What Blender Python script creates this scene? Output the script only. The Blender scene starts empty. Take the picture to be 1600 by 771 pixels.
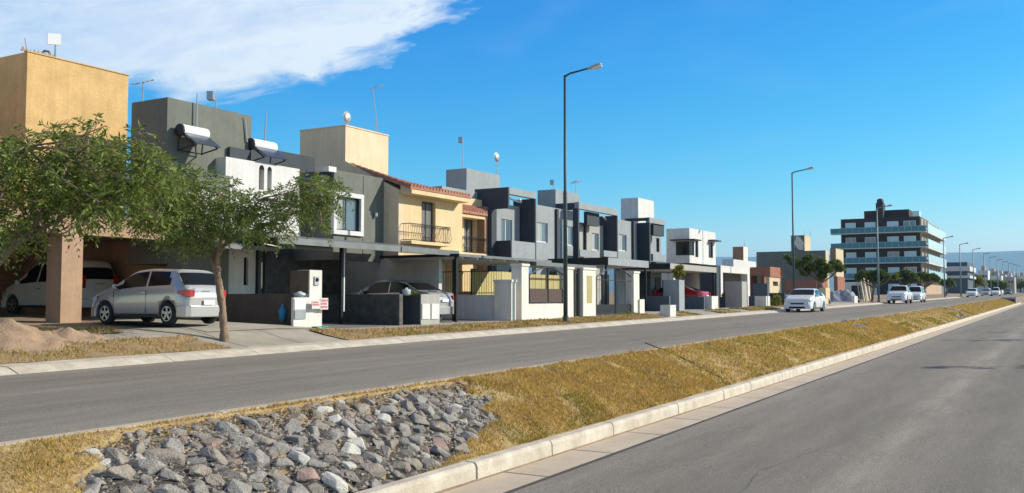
import bpy, bmesh, math, random
import numpy as np
from mathutils import Vector, Matrix
R = math.radians
rnd = random.Random(7)
sc = bpy.context.scene
col = sc.collection

# ------------------------------------------------------------------ camera
EYE = 1.95; FPX = 1480.0; YAW = 30.3; PITCH = 3.19
cd = bpy.data.cameras.new('camera'); cam = bpy.data.objects.new('camera', cd); col.objects.link(cam)
cam.location = (0, 0, EYE); cam.rotation_euler = (R(90 + PITCH), 0, R(YAW - 90))
cd.sensor_width = 36; cd.lens = FPX / 1600 * 36; cd.clip_start = 0.1; cd.clip_end = 20000
sc.camera = cam
# ------------------------------------------------------------------ world and sun
SUN_EL = 29.0; SUN_DIR = (0.58, -0.81)
w = bpy.data.worlds.new('World'); sc.world = w; w.use_nodes = True
nt = w.node_tree; nt.nodes.clear()
def N(t, **kw):
    n = nt.nodes.new(t)
    for k, v in kw.items(): setattr(n, k, v)
    return n
sky = N('ShaderNodeTexSky', sky_type='NISHITA', sun_disc=False)
sky.sun_elevation = R(SUN_EL); sky.sun_rotation = math.atan2(SUN_DIR[0], SUN_DIR[1])
sky.altitude = 700; sky.air_density = 1.0; sky.dust_density = 0.25; sky.ozone_density = 2.0
hs = N('ShaderNodeHueSaturation'); hs.inputs['Saturation'].default_value = 1.28; hs.inputs['Value'].default_value = 1.0
nt.links.new(sky.outputs[0], hs.inputs['Color'])
tint = N('ShaderNodeMix', data_type='RGBA', blend_type='MULTIPLY'); tint.inputs['Factor'].default_value = 1
tint.inputs['B'].default_value = (1, 1, 1, 1)
hs.inputs['Saturation'].default_value = 1.28
sep = N('ShaderNodeSeparateColor'); cmb = N('ShaderNodeCombineColor'); nt.links.new(hs.outputs[0], sep.inputs[0])
for i_, (g_, k_) in enumerate(((2.2, 2.7), (1.15, 1.42), (.58, 1.12))):   # grade of the sky colour itself
    a_ = N('ShaderNodeMath', operation='DIVIDE'); a_.inputs[1].default_value = 9.39; nt.links.new(sep.outputs[i_], a_.inputs[0])
    m_ = N('ShaderNodeMath', operation='MAXIMUM'); m_.inputs[1].default_value = 0.001; nt.links.new(a_.outputs[0], m_.inputs[0])
    b_ = N('ShaderNodeMath', operation='POWER'); b_.inputs[1].default_value = g_; nt.links.new(m_.outputs[0], b_.inputs[0])
    c_ = N('ShaderNodeMath', operation='MULTIPLY'); c_.inputs[1].default_value = 9.39 * k_; nt.links.new(b_.outputs[0], c_.inputs[0])
    d_ = N('ShaderNodeMath', operation='MINIMUM'); d_.inputs[1].default_value = 14.0; nt.links.new(c_.outputs[0], d_.inputs[0])
    nt.links.new(d_.outputs[0], cmb.inputs[i_])
nt.links.new(cmb.outputs[0], tint.inputs['A'])
tc = N('ShaderNodeTexCoord')
Rc = cam.rotation_euler.to_matrix()
def ray(x, y): return Rc @ Vector(((x - 800) / FPX, -(y - 385.5) / FPX, -1))
def edge(p, q, inside):
    n = ray(*p).cross(ray(*q)).normalized()
    if n.dot(ray(*inside).normalized()) < 0: n = -n
    return n
def Mth(op, a, b=None, c=None, clamp=False):
    n = N('ShaderNodeMath', operation=op); n.use_clamp = clamp
    for i, v in enumerate((a, b, c)):
        if v is None: continue
        if isinstance(v, (int, float)): n.inputs[i].default_value = v
        else: nt.links.new(v, n.inputs[i])
    return n.outputs[0]
def dotn(v):
    n = N('ShaderNodeVectorMath', operation='DOT_PRODUCT'); nt.links.new(tc.outputs['Generated'], n.inputs[0])
    n.inputs[1].default_value = v; return n.outputs['Value']
def noise(vec, scale, det=6, rough=0.6, dist=0.0):
    n = N('ShaderNodeTexNoise'); n.inputs['Scale'].default_value = scale; n.inputs['Detail'].default_value = det
    n.inputs['Roughness'].default_value = rough; n.inputs['Distortion'].default_value = dist
    nt.links.new(vec, n.inputs['Vector']); return n.outputs[0]
# streak frame: coordinates of the cloud layer along / across its wind direction
e1 = edge((778, -10), (440, 188), (200, 20)); e2 = edge((-200, 185), (450, 160), (200, 20))
al = (ray(520, 100) - ray(250, 20)).normalized()
comb = N('ShaderNodeCombineXYZ')
nt.links.new(Mth('MULTIPLY', dotn(al), 1.0), comb.inputs[0]); nt.links.new(Mth('MULTIPLY', dotn(e1), 2.4), comb.inputs[1])
nt.links.new(Mth('MULTIPLY', dotn(Vector((0, 0, 1))), 3.6), comb.inputs[2])
n1 = noise(comb.outputs[0], 7, 8, 0.62, 0.6); n2 = noise(comb.outputs[0], 24, 6, 0.6, 0.4)
d1 = Mth('MULTIPLY', Mth('ADD', dotn(e1), Mth('MULTIPLY', Mth('SUBTRACT', n1, 0.5), 0.11)), 34, clamp=True)
d2 = Mth('MULTIPLY', Mth('ADD', dotn(e2), Mth('MULTIPLY', Mth('SUBTRACT', n1, 0.5), 0.10)), 30, clamp=True)
body = Mth('MULTIPLY', Mth('ADD', 0.70, Mth('ADD', Mth('MULTIPLY', Mth('SUBTRACT', n1, 0.45), 0.85), Mth('MULTIPLY', Mth('SUBTRACT', n2, 0.5), 0.28))), 1.0, clamp=True)
rim = Mth('SUBTRACT', 1.0, Mth('MULTIPLY', Mth('ABSOLUTE', Mth('SUBTRACT', dotn(e1), 0.02)), 7), clamp=True)
body = Mth('ADD', body, Mth('MULTIPLY', rim, 0.30), clamp=True)
mask = Mth('MULTIPLY', Mth('MULTIPLY', d1, d2), body, clamp=True)
e3 = edge((-420, 0), (-420, 400), (200, 20))
mask = Mth('MULTIPLY', Mth('MULTIPLY', mask, Mth('MULTIPLY', dotn(e3), 8, clamp=True)), Mth('MULTIPLY', Mth('SUBTRACT', 0.46, dotn(Vector((0, 0, 1)))), 8, clamp=True))
# faint low streaks over the far houses
n3 = noise(comb.outputs[0], 5, 5, 0.5, 0.3)
low = Mth('MULTIPLY', Mth('MULTIPLY', Mth('SUBTRACT', n3, 0.52), 2.0, clamp=True), 0.12)
mask = Mth('MAXIMUM', mask, low)
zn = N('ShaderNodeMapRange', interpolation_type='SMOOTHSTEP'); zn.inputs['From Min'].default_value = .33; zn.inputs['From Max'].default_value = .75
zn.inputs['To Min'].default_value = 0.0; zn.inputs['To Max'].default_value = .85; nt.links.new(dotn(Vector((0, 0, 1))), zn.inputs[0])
overhead_fill = N('ShaderNodeMix', data_type='RGBA'); nt.links.new(zn.outputs[0], overhead_fill.inputs['Factor']); overhead_fill.inputs['B'].default_value = (2.9, 2.75, 2.7, 1)   # neutral sky overhead, unseen, added to make the shade fill less blue
nt.links.new(tint.outputs['Result'], overhead_fill.inputs['A'])
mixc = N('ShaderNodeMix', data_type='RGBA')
nt.links.new(mask, mixc.inputs['Factor']); nt.links.new(overhead_fill.outputs['Result'], mixc.inputs['A'])
mixc.inputs['B'].default_value = (6.7, 7.5, 8.3, 1)
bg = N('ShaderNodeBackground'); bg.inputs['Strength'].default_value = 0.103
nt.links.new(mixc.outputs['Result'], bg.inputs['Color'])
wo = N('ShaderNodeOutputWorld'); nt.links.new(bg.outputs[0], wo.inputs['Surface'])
sd = bpy.data.lights.new('sun', 'SUN'); sun = bpy.data.objects.new('sun', sd); col.objects.link(sun)
sd.energy = 4.7; sd.angle = R(0.5); sd.color = (1.0, 0.92, 0.79)
sv = Vector((SUN_DIR[0] * math.cos(R(SUN_EL)), SUN_DIR[1] * math.cos(R(SUN_EL)), math.sin(R(SUN_EL)))).normalized()
sun.rotation_euler = sv.to_track_quat('Z', 'Y').to_euler(); sun.location = (0, -20, 30)
vs = sc.view_settings; vs.view_transform = 'Standard'; vs.look = 'None'; vs.gamma = 1; vs.exposure = 0.31; vs.use_curve_mapping = False

# ------------------------------------------------------------------ geometry helpers
def F(x, y, L):
    r = ray(x, y); t = L / r.y; return r.x * t, EYE + r.z * t
def S(x, y, s):
    r = ray(x, y); t = s / r.x; return r.y * t, EYE + r.z * t
def FS(x, L): return F(x, 460, L)[0]
def FZ(x, y, L): return F(x, y, L)[1]
GR = 0.00934
def interp(t, pts):
    if t <= pts[0][0]: return pts[0][1]
    for (a, b), (c, d) in zip(pts, pts[1:]):
        if t <= c: return b + (d - b) * (t - a) / (c - a)
    return pts[-1][1]
PA = [(16.0, .72), (16.8, .84), (18, .867), (24, 1.0), (30, 1.05)]
PB = [(16.0, .72), (16.8, .85), (17.5, 1.02), (18.4, 1.14), (21, 1.22), (23, 1.25), (26, 1.35), (30, 1.4)]
def gz(s, L):
    if L < 6.2: z = -.32
    elif L < 8.46: z = interp(L, [(6.2, -.12), (6.4, -.10), (8.3, .60), (8.46, .575)])
    elif L < 15.2: z = interp(L, [(8.46, .571), (15.2, .607)])
    elif L < 16.0: z = interp(L, [(15.2, .607), (15.35, .68), (15.8, .715), (16.0, .72)])
    else:
        k = min(1, max(0, (s - 17.5) / 5)); k = k * k * (3 - 2 * k)
        z = interp(L, PB) * (1 - k) + interp(L, PA) * k
    return z + GR * s
def gpt(x, y):
    r = ray(x, y); lo, hi = 1.0, 1500.0
    for i in range(60):
        t = (lo + hi) / 2
        if EYE + r.z * t > gz(r.x * t, r.y * t): lo = t
        else: hi = t
    return r.x * lo, r.y * lo
def srgb(h):
    h = h.lstrip('#'); c = [int(h[i:i + 2], 16) / 255 for i in (0, 2, 4)]
    return tuple(((v + .055) / 1.055) ** 2.4 if v > .04045 else v / 12.92 for v in c) + (1,)

# ------------------------------------------------------------------ materials
def mat(name, c, rough=0.8, c2=None, nscale=1.5, mixlo=.35, mixhi=.65, bump=0.0, bscale=60, metal=0.0, spec=0.5,
        coat=0.0, stretch=None, det=6, speck=None, sscale=200, streak=0.0, tracks=None):
    m = bpy.data.materials.new(name); m.use_nodes = True
    t = m.node_tree; b = t.nodes['Principled BSDF']; lk = t.links.new
    if isinstance(c, str): c = srgb(c)
    if isinstance(c2, str): c2 = srgb(c2)
    b.inputs['Base Color'].default_value = c; b.inputs['Roughness'].default_value = rough
    b.inputs['Metallic'].default_value = metal; b.inputs['Specular IOR Level'].default_value = spec
    b.inputs['Coat Weight'].default_value = coat
    tcn = t.nodes.new('ShaderNodeTexCoord'); mp = t.nodes.new('ShaderNodeMapping')
    if stretch: mp.inputs['Scale'].default_value = stretch
    lk(tcn.outputs['Object'], mp.inputs[0]); cur = None
    if c2:
        n = t.nodes.new('ShaderNodeTexNoise'); n.inputs['Scale'].default_value = nscale; n.inputs['Detail'].default_value = det
        n.inputs['Roughness'].default_value = 0.65
        lk(mp.outputs[0], n.inputs['Vector'])
        r = t.nodes.new('ShaderNodeMapRange'); r.inputs['From Min'].default_value = mixlo; r.inputs['From Max'].default_value = mixhi
        lk(n.outputs[0], r.inputs[0]); mx = t.nodes.new('ShaderNodeMix'); mx.data_type = 'RGBA'
        mx.inputs['A'].default_value = c; mx.inputs['B'].default_value = c2; lk(r.outputs[0], mx.inputs['Factor'])
        cur = mx.outputs['Result']
    if speck:
        n = t.nodes.new('ShaderNodeTexNoise'); n.inputs['Scale'].default_value = sscale; n.inputs['Detail'].default_value = 3
        lk(tcn.outputs['Object'], n.inputs['Vector'])
        mx = t.nodes.new('ShaderNodeMix'); mx.data_type = 'RGBA'; mx.blend_type = 'MULTIPLY'
        mr = t.nodes.new('ShaderNodeMapRange'); mr.inputs['From Min'].default_value = .3; mr.inputs['From Max'].default_value = .7
        mr.inputs['To Min'].default_value = 1 - speck; mr.inputs['To Max'].default_value = 1 + speck
        lk(n.outputs[0], mr.inputs[0]); cc = t.nodes.new('ShaderNodeCombineColor')
        for i in range(3): lk(mr.outputs[0], cc.inputs[i])
        mx.inputs['Factor'].default_value = 1
        if cur: lk(cur, mx.inputs['A'])
        else: mx.inputs['A'].default_value = c
        lk(cc.outputs[0], mx.inputs['B']); cur = mx.outputs['Result']
    def gain(fac_socket, lo, hi, cur):
        mr = t.nodes.new('ShaderNodeMapRange'); mr.inputs['To Min'].default_value = lo; mr.inputs['To Max'].default_value = hi
        mr.inputs['From Min'].default_value = .3; mr.inputs['From Max'].default_value = .7; lk(fac_socket, mr.inputs[0])
        cc = t.nodes.new('ShaderNodeCombineColor'); [lk(mr.outputs[0], cc.inputs[i]) for i in range(3)]
        mx = t.nodes.new('ShaderNodeMix'); mx.data_type = 'RGBA'; mx.blend_type = 'MULTIPLY'; mx.inputs['Factor'].default_value = 1
        if cur: lk(cur, mx.inputs['A'])
        else: mx.inputs['A'].default_value = c
        lk(cc.outputs[0], mx.inputs['B']); return mx.outputs['Result']
    if streak:
        m2 = t.nodes.new('ShaderNodeMapping'); m2.inputs['Scale'].default_value = (2.6, 2.6, .22); lk(tcn.outputs['Object'], m2.inputs[0])
        n = t.nodes.new('ShaderNodeTexNoise'); n.inputs['Scale'].default_value = 1.6; n.inputs['Detail'].default_value = 7; n.inputs['Roughness'].default_value = .7; lk(m2.outputs[0], n.inputs['Vector'])
        cur = gain(n.outputs[0], 1 - streak, 1 + streak * .4, cur)
        n = t.nodes.new('ShaderNodeTexNoise'); n.inputs['Scale'].default_value = 7; n.inputs['Detail'].default_value = 6; n.inputs['Roughness'].default_value = .7; lk(tcn.outputs['Object'], n.inputs['Vector'])
        cur = gain(n.outputs[0], 1 - streak * .5, 1 + streak * .3, cur)
    if tracks:
        m2 = t.nodes.new('ShaderNodeMapping'); m2.inputs['Scale'].default_value = (.35, 2.2, 1); lk(tcn.outputs['Object'], m2.inputs[0])
        n = t.nodes.new('ShaderNodeTexNoise'); n.inputs['Scale'].default_value = 1.3; n.inputs['Detail'].default_value = 9; n.inputs['Roughness'].default_value = .72; lk(m2.outputs[0], n.inputs['Vector'])
        cur = gain(n.outputs[0], .84, 1.14, cur)
        sx = t.nodes.new('ShaderNodeSeparateXYZ'); lk(tcn.outputs['Object'], sx.inputs[0])
        for y0, wd, gn in tracks:
            a = t.nodes.new('ShaderNodeMath'); a.operation = 'SUBTRACT'; lk(sx.outputs[1], a.inputs[0]); a.inputs[1].default_value = y0
            b_ = t.nodes.new('ShaderNodeMath'); b_.operation = 'ABSOLUTE'; lk(a.outputs[0], b_.inputs[0])
            r = t.nodes.new('ShaderNodeMapRange'); r.interpolation_type = 'SMOOTHSTEP'; r.inputs['From Min'].default_value = 0; r.inputs['From Max'].default_value = wd
            r.inputs['To Min'].default_value = 1; r.inputs['To Max'].default_value = 0; lk(b_.outputs[0], r.inputs[0])
            q = t.nodes.new('ShaderNodeMath'); q.operation = 'MULTIPLY'; lk(r.outputs[0], q.inputs[0]); lk(n.outputs[0], q.inputs[1])
            q2 = t.nodes.new('ShaderNodeMath'); q2.operation = 'MULTIPLY_ADD'; lk(q.outputs[0], q2.inputs[0]); q2.inputs[1].default_value = gn * 2; q2.inputs[2].default_value = 1
            cc = t.nodes.new('ShaderNodeCombineColor'); [lk(q2.outputs[0], cc.inputs[i]) for i in range(3)]
            mx = t.nodes.new('ShaderNodeMix'); mx.data_type = 'RGBA'; mx.blend_type = 'MULTIPLY'; mx.inputs['Factor'].default_value = 1
            lk(cur, mx.inputs['A']); lk(cc.outputs[0], mx.inputs['B']); cur = mx.outputs['Result']
    if cur: lk(cur, b.inputs['Base Color'])
    if bump:
        n = t.nodes.new('ShaderNodeTexNoise'); n.inputs['Scale'].default_value = bscale; n.inputs['Detail'].default_value = 5
        lk(tcn.outputs['Object'], n.inputs['Vector'])
        bn = t.nodes.new('ShaderNodeBump'); bn.inputs['Strength'].default_value = bump; bn.inputs['Distance'].default_value = 0.02
        lk(n.outputs[0], bn.inputs['Height']); lk(bn.outputs[0], b.inputs['Normal'])
    return m
def leafmat(name, ca, cb, trans=0.35, rough=0.6):
    m = bpy.data.materials.new(name); m.use_nodes = True; t = m.node_tree; lk = t.links.new
    b = t.nodes['Principled BSDF']; g = t.nodes.new('ShaderNodeNewGeometry'); mx = t.nodes.new('ShaderNodeMix'); mx.data_type = 'RGBA'
    mx.inputs['A'].default_value = srgb(ca); mx.inputs['B'].default_value = srgb(cb)
    lk(g.outputs['Random Per Island'], mx.inputs['Factor']); lk(mx.outputs['Result'], b.inputs['Base Color'])
    b.inputs['Roughness'].default_value = rough; b.inputs['Specular IOR Level'].default_value = 0.3
    tr = t.nodes.new('ShaderNodeBsdfTranslucent'); lk(mx.outputs['Result'], tr.inputs['Color'])
    ms = t.nodes.new('ShaderNodeMixShader'); ms.inputs[0].default_value = trans
    lk(b.outputs[0], ms.inputs[1]); lk(tr.outputs[0], ms.inputs[2]); lk(ms.outputs[0], t.nodes['Material Output'].inputs['Surface'])
    return m
M = {}
def mk(k, *a, **kw): M[k] = mat(k, *a, **kw)
mk('asphalt', (.205, .183, .152, 1), .9, c2=(.246, .22, .184, 1), nscale=.55, stretch=(.12, 1, 1), bump=.5, bscale=110, speck=.42, sscale=55, spec=.3, tracks=[(2.27, .55, .26), (1.1, .6, -.12), (3.7, .7, -.10), (5.4, .6, .14)])
mk('asphalt_fine', (.205, .183, .150, 1), .9, c2=(.246, .22, .182, 1), nscale=.5, stretch=(.10, 1, 1), bump=.4, bscale=120, speck=.32, sscale=50, spec=.3, tracks=[(8.6, .9, .28), (15.1, .8, .22), (10.6, .5, -.08), (12.4, .6, .08), (13.6, .5, -.07)])
mk('kerb', (.62, .56, .46, 1), .85, c2=(.44, .385, .30, 1), nscale=2.6, bump=.5, bscale=45, speck=.10, sscale=60)
mk('gutter', (.56, .465, .35, 1), .85, c2=(.47, .385, .285, 1), nscale=1.2, bump=.4, bscale=60, speck=.12, sscale=70)
mk('tar', (.07, .065, .06, 1), .9)
mk('concrete', (.42, .38, .31, 1), .85, c2=(.31, .28, .22, 1), nscale=.9, bump=.4, bscale=50, speck=.1)
mk('median_soil', (.42, .31, .13, 1), .95, c2=(.30, .21, .10, 1), nscale=2.2, bump=1, bscale=20, speck=.3, sscale=40)
mk('verge_soil', (.36, .26, .14, 1), .95, c2=(.26, .185, .085, 1), nscale=1.6, bump=1, bscale=25, speck=.3, sscale=40)
mk('rock_bed', (.045, .038, .032, 1), .95, c2=(.10, .08, .06, 1), nscale=5, bump=1, bscale=18, speck=.4, sscale=50)
mk('lot_soil', (.34, .25, .16, 1), .95, c2=(.24, .175, .11, 1), nscale=.7, bump=.8, bscale=18, speck=.2, sscale=30)
mk('gravel', (.16, .155, .15, 1), .95, c2=(.24, .23, .22, 1), nscale=9, bump=1, bscale=30, speck=.5, sscale=30)
mk('sand', (.38, .265, .175, 1), .95, c2=(.29, .20, .13, 1), nscale=3, bump=1, bscale=22, speck=.2, sscale=60)
mk('tan_plaster', (.47, .315, .20, 1), .9, c2=(.38, .25, .16, 1), nscale=1.6, bump=.6, bscale=35, streak=.16)
mk('ochre_plaster', (.68, .455, .195, 1), .9, c2=(.55, .365, .155, 1), nscale=1.5, bump=.8, bscale=18, streak=.16)
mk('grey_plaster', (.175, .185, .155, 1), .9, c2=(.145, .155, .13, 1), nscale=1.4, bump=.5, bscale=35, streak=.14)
mk('grey_wall', (.33, .362, .375, 1), .9, c2=(.285, .312, .322, 1), nscale=1.3, bump=.4, bscale=40, streak=.14)
mk('pale_grey', (.42, .41, .37, 1), .9, c2=(.36, .355, .33, 1), nscale=1.2, bump=.4, bscale=35, streak=.16)
mk('dark_paint', (.05, .062, .075, 1), .8, c2=(.04, .05, .06, 1), nscale=1.2, bump=.3, streak=.16)
mk('cream', (.78, .60, .34, 1), .9, c2=(.70, .53, .29, 1), nscale=1.2, bump=.4, bscale=35, streak=.15)
mk('beige', (.66, .54, .35, 1), .9, c2=(.58, .47, .30, 1), nscale=1.2, bump=.4, bscale=35, streak=.15)
mk('white', (.70, .69, .66, 1), .85, c2=(.63, .62, .59, 1), nscale=1.0, bump=.3, bscale=35, streak=.15)
mk('white_stain', (.76, .75, .70, 1), .85, c2=(.60, .58, .52, 1), nscale=1.6, bump=.4, bscale=35, streak=.16)
mk('warm_white', (.76, .735, .65, 1), .85, c2=(.68, .655, .57, 1), nscale=1.4, bump=.3, bscale=35, streak=.15)
mk('yellow_wall', (.66, .56, .26, 1), .85, c2=(.56, .48, .22, 1), nscale=1.2)
mk('olive', (.44, .38, .16, 1), .85, c2=(.38, .33, .14, 1), nscale=1.2)
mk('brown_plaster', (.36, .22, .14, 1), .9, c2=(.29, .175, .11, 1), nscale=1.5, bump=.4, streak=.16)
mk('stone_clad', (.055, .055, .05, 1), .75, c2=(.12, .115, .10, 1), nscale=3.2, bump=.8, bscale=12, det=3)
mk('low_brown', (.15, .115, .085, 1), .9, c2=(.10, .08, .062, 1), nscale=2.2, bump=.6, bscale=20, streak=.16)
mk('slate_paint', (.085, .11, .14, 1), .8, c2=(.07, .09, .12, 1), nscale=1.5, bump=.3, streak=.16)
mk('metal_roof', (.21, .22, .22, 1), .5, c2=(.15, .16, .16, 1), nscale=1.5, metal=.4)
mk('dark_metal', (.025, .027, .03, 1), .45, metal=.5)
mk('iron', (.03, .03, .032, 1), .5, metal=.5)
mk('rust_iron', (.10, .06, .045, 1), .8, c2=(.06, .045, .04, 1), nscale=12)
mk('beige_side', (.80, .63, .42, 1), .9, c2=(.72, .56, .37, 1), nscale=1.2, bump=.4, bscale=35, streak=.12)
mk('galv', (.42, .44, .45, 1), .45, metal=.7)
mk('pole_green', (.045, .075, .085, 1), .5, metal=.3)
mk('pole_grey', (.18, .24, .26, 1), .5, metal=.3)
mk('alu_white', (.75, .76, .76, 1), .4)
mk('glass_dark', (.008, .010, .012, 1), .10, spec=.2)
mk('glass_sky', (.10, .16, .20, 1), .12, spec=.8)
mk('curtain', (.42, .45, .43, 1), .9, c2=(.26, .29, .29, 1), nscale=9, stretch=(1, 1, .05))
mk('shutter', (.20, .195, .18, 1), .6, c2=(.10, .10, .095, 1), nscale=16, stretch=(1, 1, .03))
mk('tile', (.46, .20, .13, 1), .85, c2=(.33, .15, .10, 1), nscale=6, bump=.4, bscale=30)
mk('brick', (.36, .15, .09, 1), .9, c2=(.26, .11, .07, 1), nscale=4, bump=.7, bscale=22)
mk('apt_dark', (.035, .024, .022, 1), .8, c2=(.05, .032, .028, 1), nscale=.6)
mk('apt_beige', (.50, .36, .24, 1), .85, c2=(.40, .30, .21, 1), nscale=.5)
mk('slab', (.55, .58, .56, 1), .8)
mk('teal_glass', (.045, .21, .25, 1), .3, spec=.3)
mk('teal_pale', (.50, .70, .72, 1), .25, spec=.6)
mk('steel_tank', (.78, .78, .76, 1), .35)
mk('tube_panel', (.03, .05, .09, 1), .2, c2=(.015, .025, .05, 1), nscale=30, stretch=(1, .1, .1), spec=.7)
mk('black_plastic', (.02, .02, .022, 1), .6)
mk('tyre', (.022, .022, .023, 1), .85)
mk('rim', (.50, .51, .52, 1), .35, metal=.8)
mk('paint_silver', (.50, .50, .49, 1), .28, metal=.45, coat=.7, c2=(.47, .47, .46, 1), nscale=.8)
mk('paint_white', (.78, .79, .79, 1), .3, coat=.6, c2=(.73, .74, .74, 1), nscale=.8)
mk('paint_red', (.50, .012, .02, 1), .28, coat=.8)
mk('paint_dark', (.04, .045, .05, 1), .3, coat=.8)
mk('red_lens', (.42, .012, .014, 1), .15, spec=.8)
mk('clear_lens', (.62, .64, .66, 1), .12, spec=.8)
mk('plate', (.70, .71, .70, 1), .5)
mk('plate_ink', (.03, .03, .03, 1), .6)
mk('bark', (.30, .215, .14, 1), .9, c2=(.17, .12, .08, 1), nscale=9, bump=1, bscale=30, stretch=(1, 1, .25))
mk('blue_bag', (.04, .30, .58, 1), .4)
mk('pale_bag', (.42, .50, .55, 1), .4)
mk('green_bag', (.04, .25, .17, 1), .6)
mk('pink_ink', (.80, .09, .16, 1), .6)
mk('wire', (.33, .33, .34, 1), .6)
mk('terracotta', (.42, .17, .09, 1), .85)
mk('hill', (.16, .20, .17, 1), 1, c2=(.12, .16, .13, 1), nscale=.003)
mk('lamp_glass', (.8, .8, .75, 1), .3)
mk('rock_grey', (.36, .335, .295, 1), .9, c2=(.225, .21, .185, 1), nscale=3, bump=1, bscale=22, speck=.35, sscale=38)
mk('rock_brown', (.35, .305, .25, 1), .9, c2=(.22, .19, .155, 1), nscale=3, bump=1, bscale=22, speck=.35, sscale=38)
mk('rock_pink', (.38, .27, .215, 1), .9, c2=(.28, .20, .165, 1), nscale=3, bump=1, bscale=22, speck=.3, sscale=38)
mk('rock_pale', (.62, .60, .53, 1), .9, c2=(.46, .44, .39, 1), nscale=3, bump=1, bscale=22, speck=.25, sscale=38)
mk('tarp', (.30, .32, .35, 1), .7, c2=(.18, .20, .23, 1), nscale=4)
mk('board', (.60, .52, .38, 1), .8, c2=(.45, .38, .27, 1), nscale=5)
M['leaf'] = leafmat('leaf', '#3f5420', '#909e4e', .4, .42)
M['leaf_dark'] = leafmat('leaf_dark', '#40551f', '#94a04d', .4, .42)
M['leaf_far'] = leafmat('leaf_far', '#41551f', '#75813a')
M['leaf_yellow'] = leafmat('leaf_yellow', '#5f6a20', '#a39a3a')
M['grass_dry'] = leafmat('grass_dry', '#a5853e', '#e6c873', .25, .8)
M['grass_straw'] = leafmat('grass_straw', '#9a7d4c', '#d4b47a', .25, .8)
M['grass_green'] = leafmat('grass_green', '#5f6a1e', '#9a952f', .3, .8)

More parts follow.
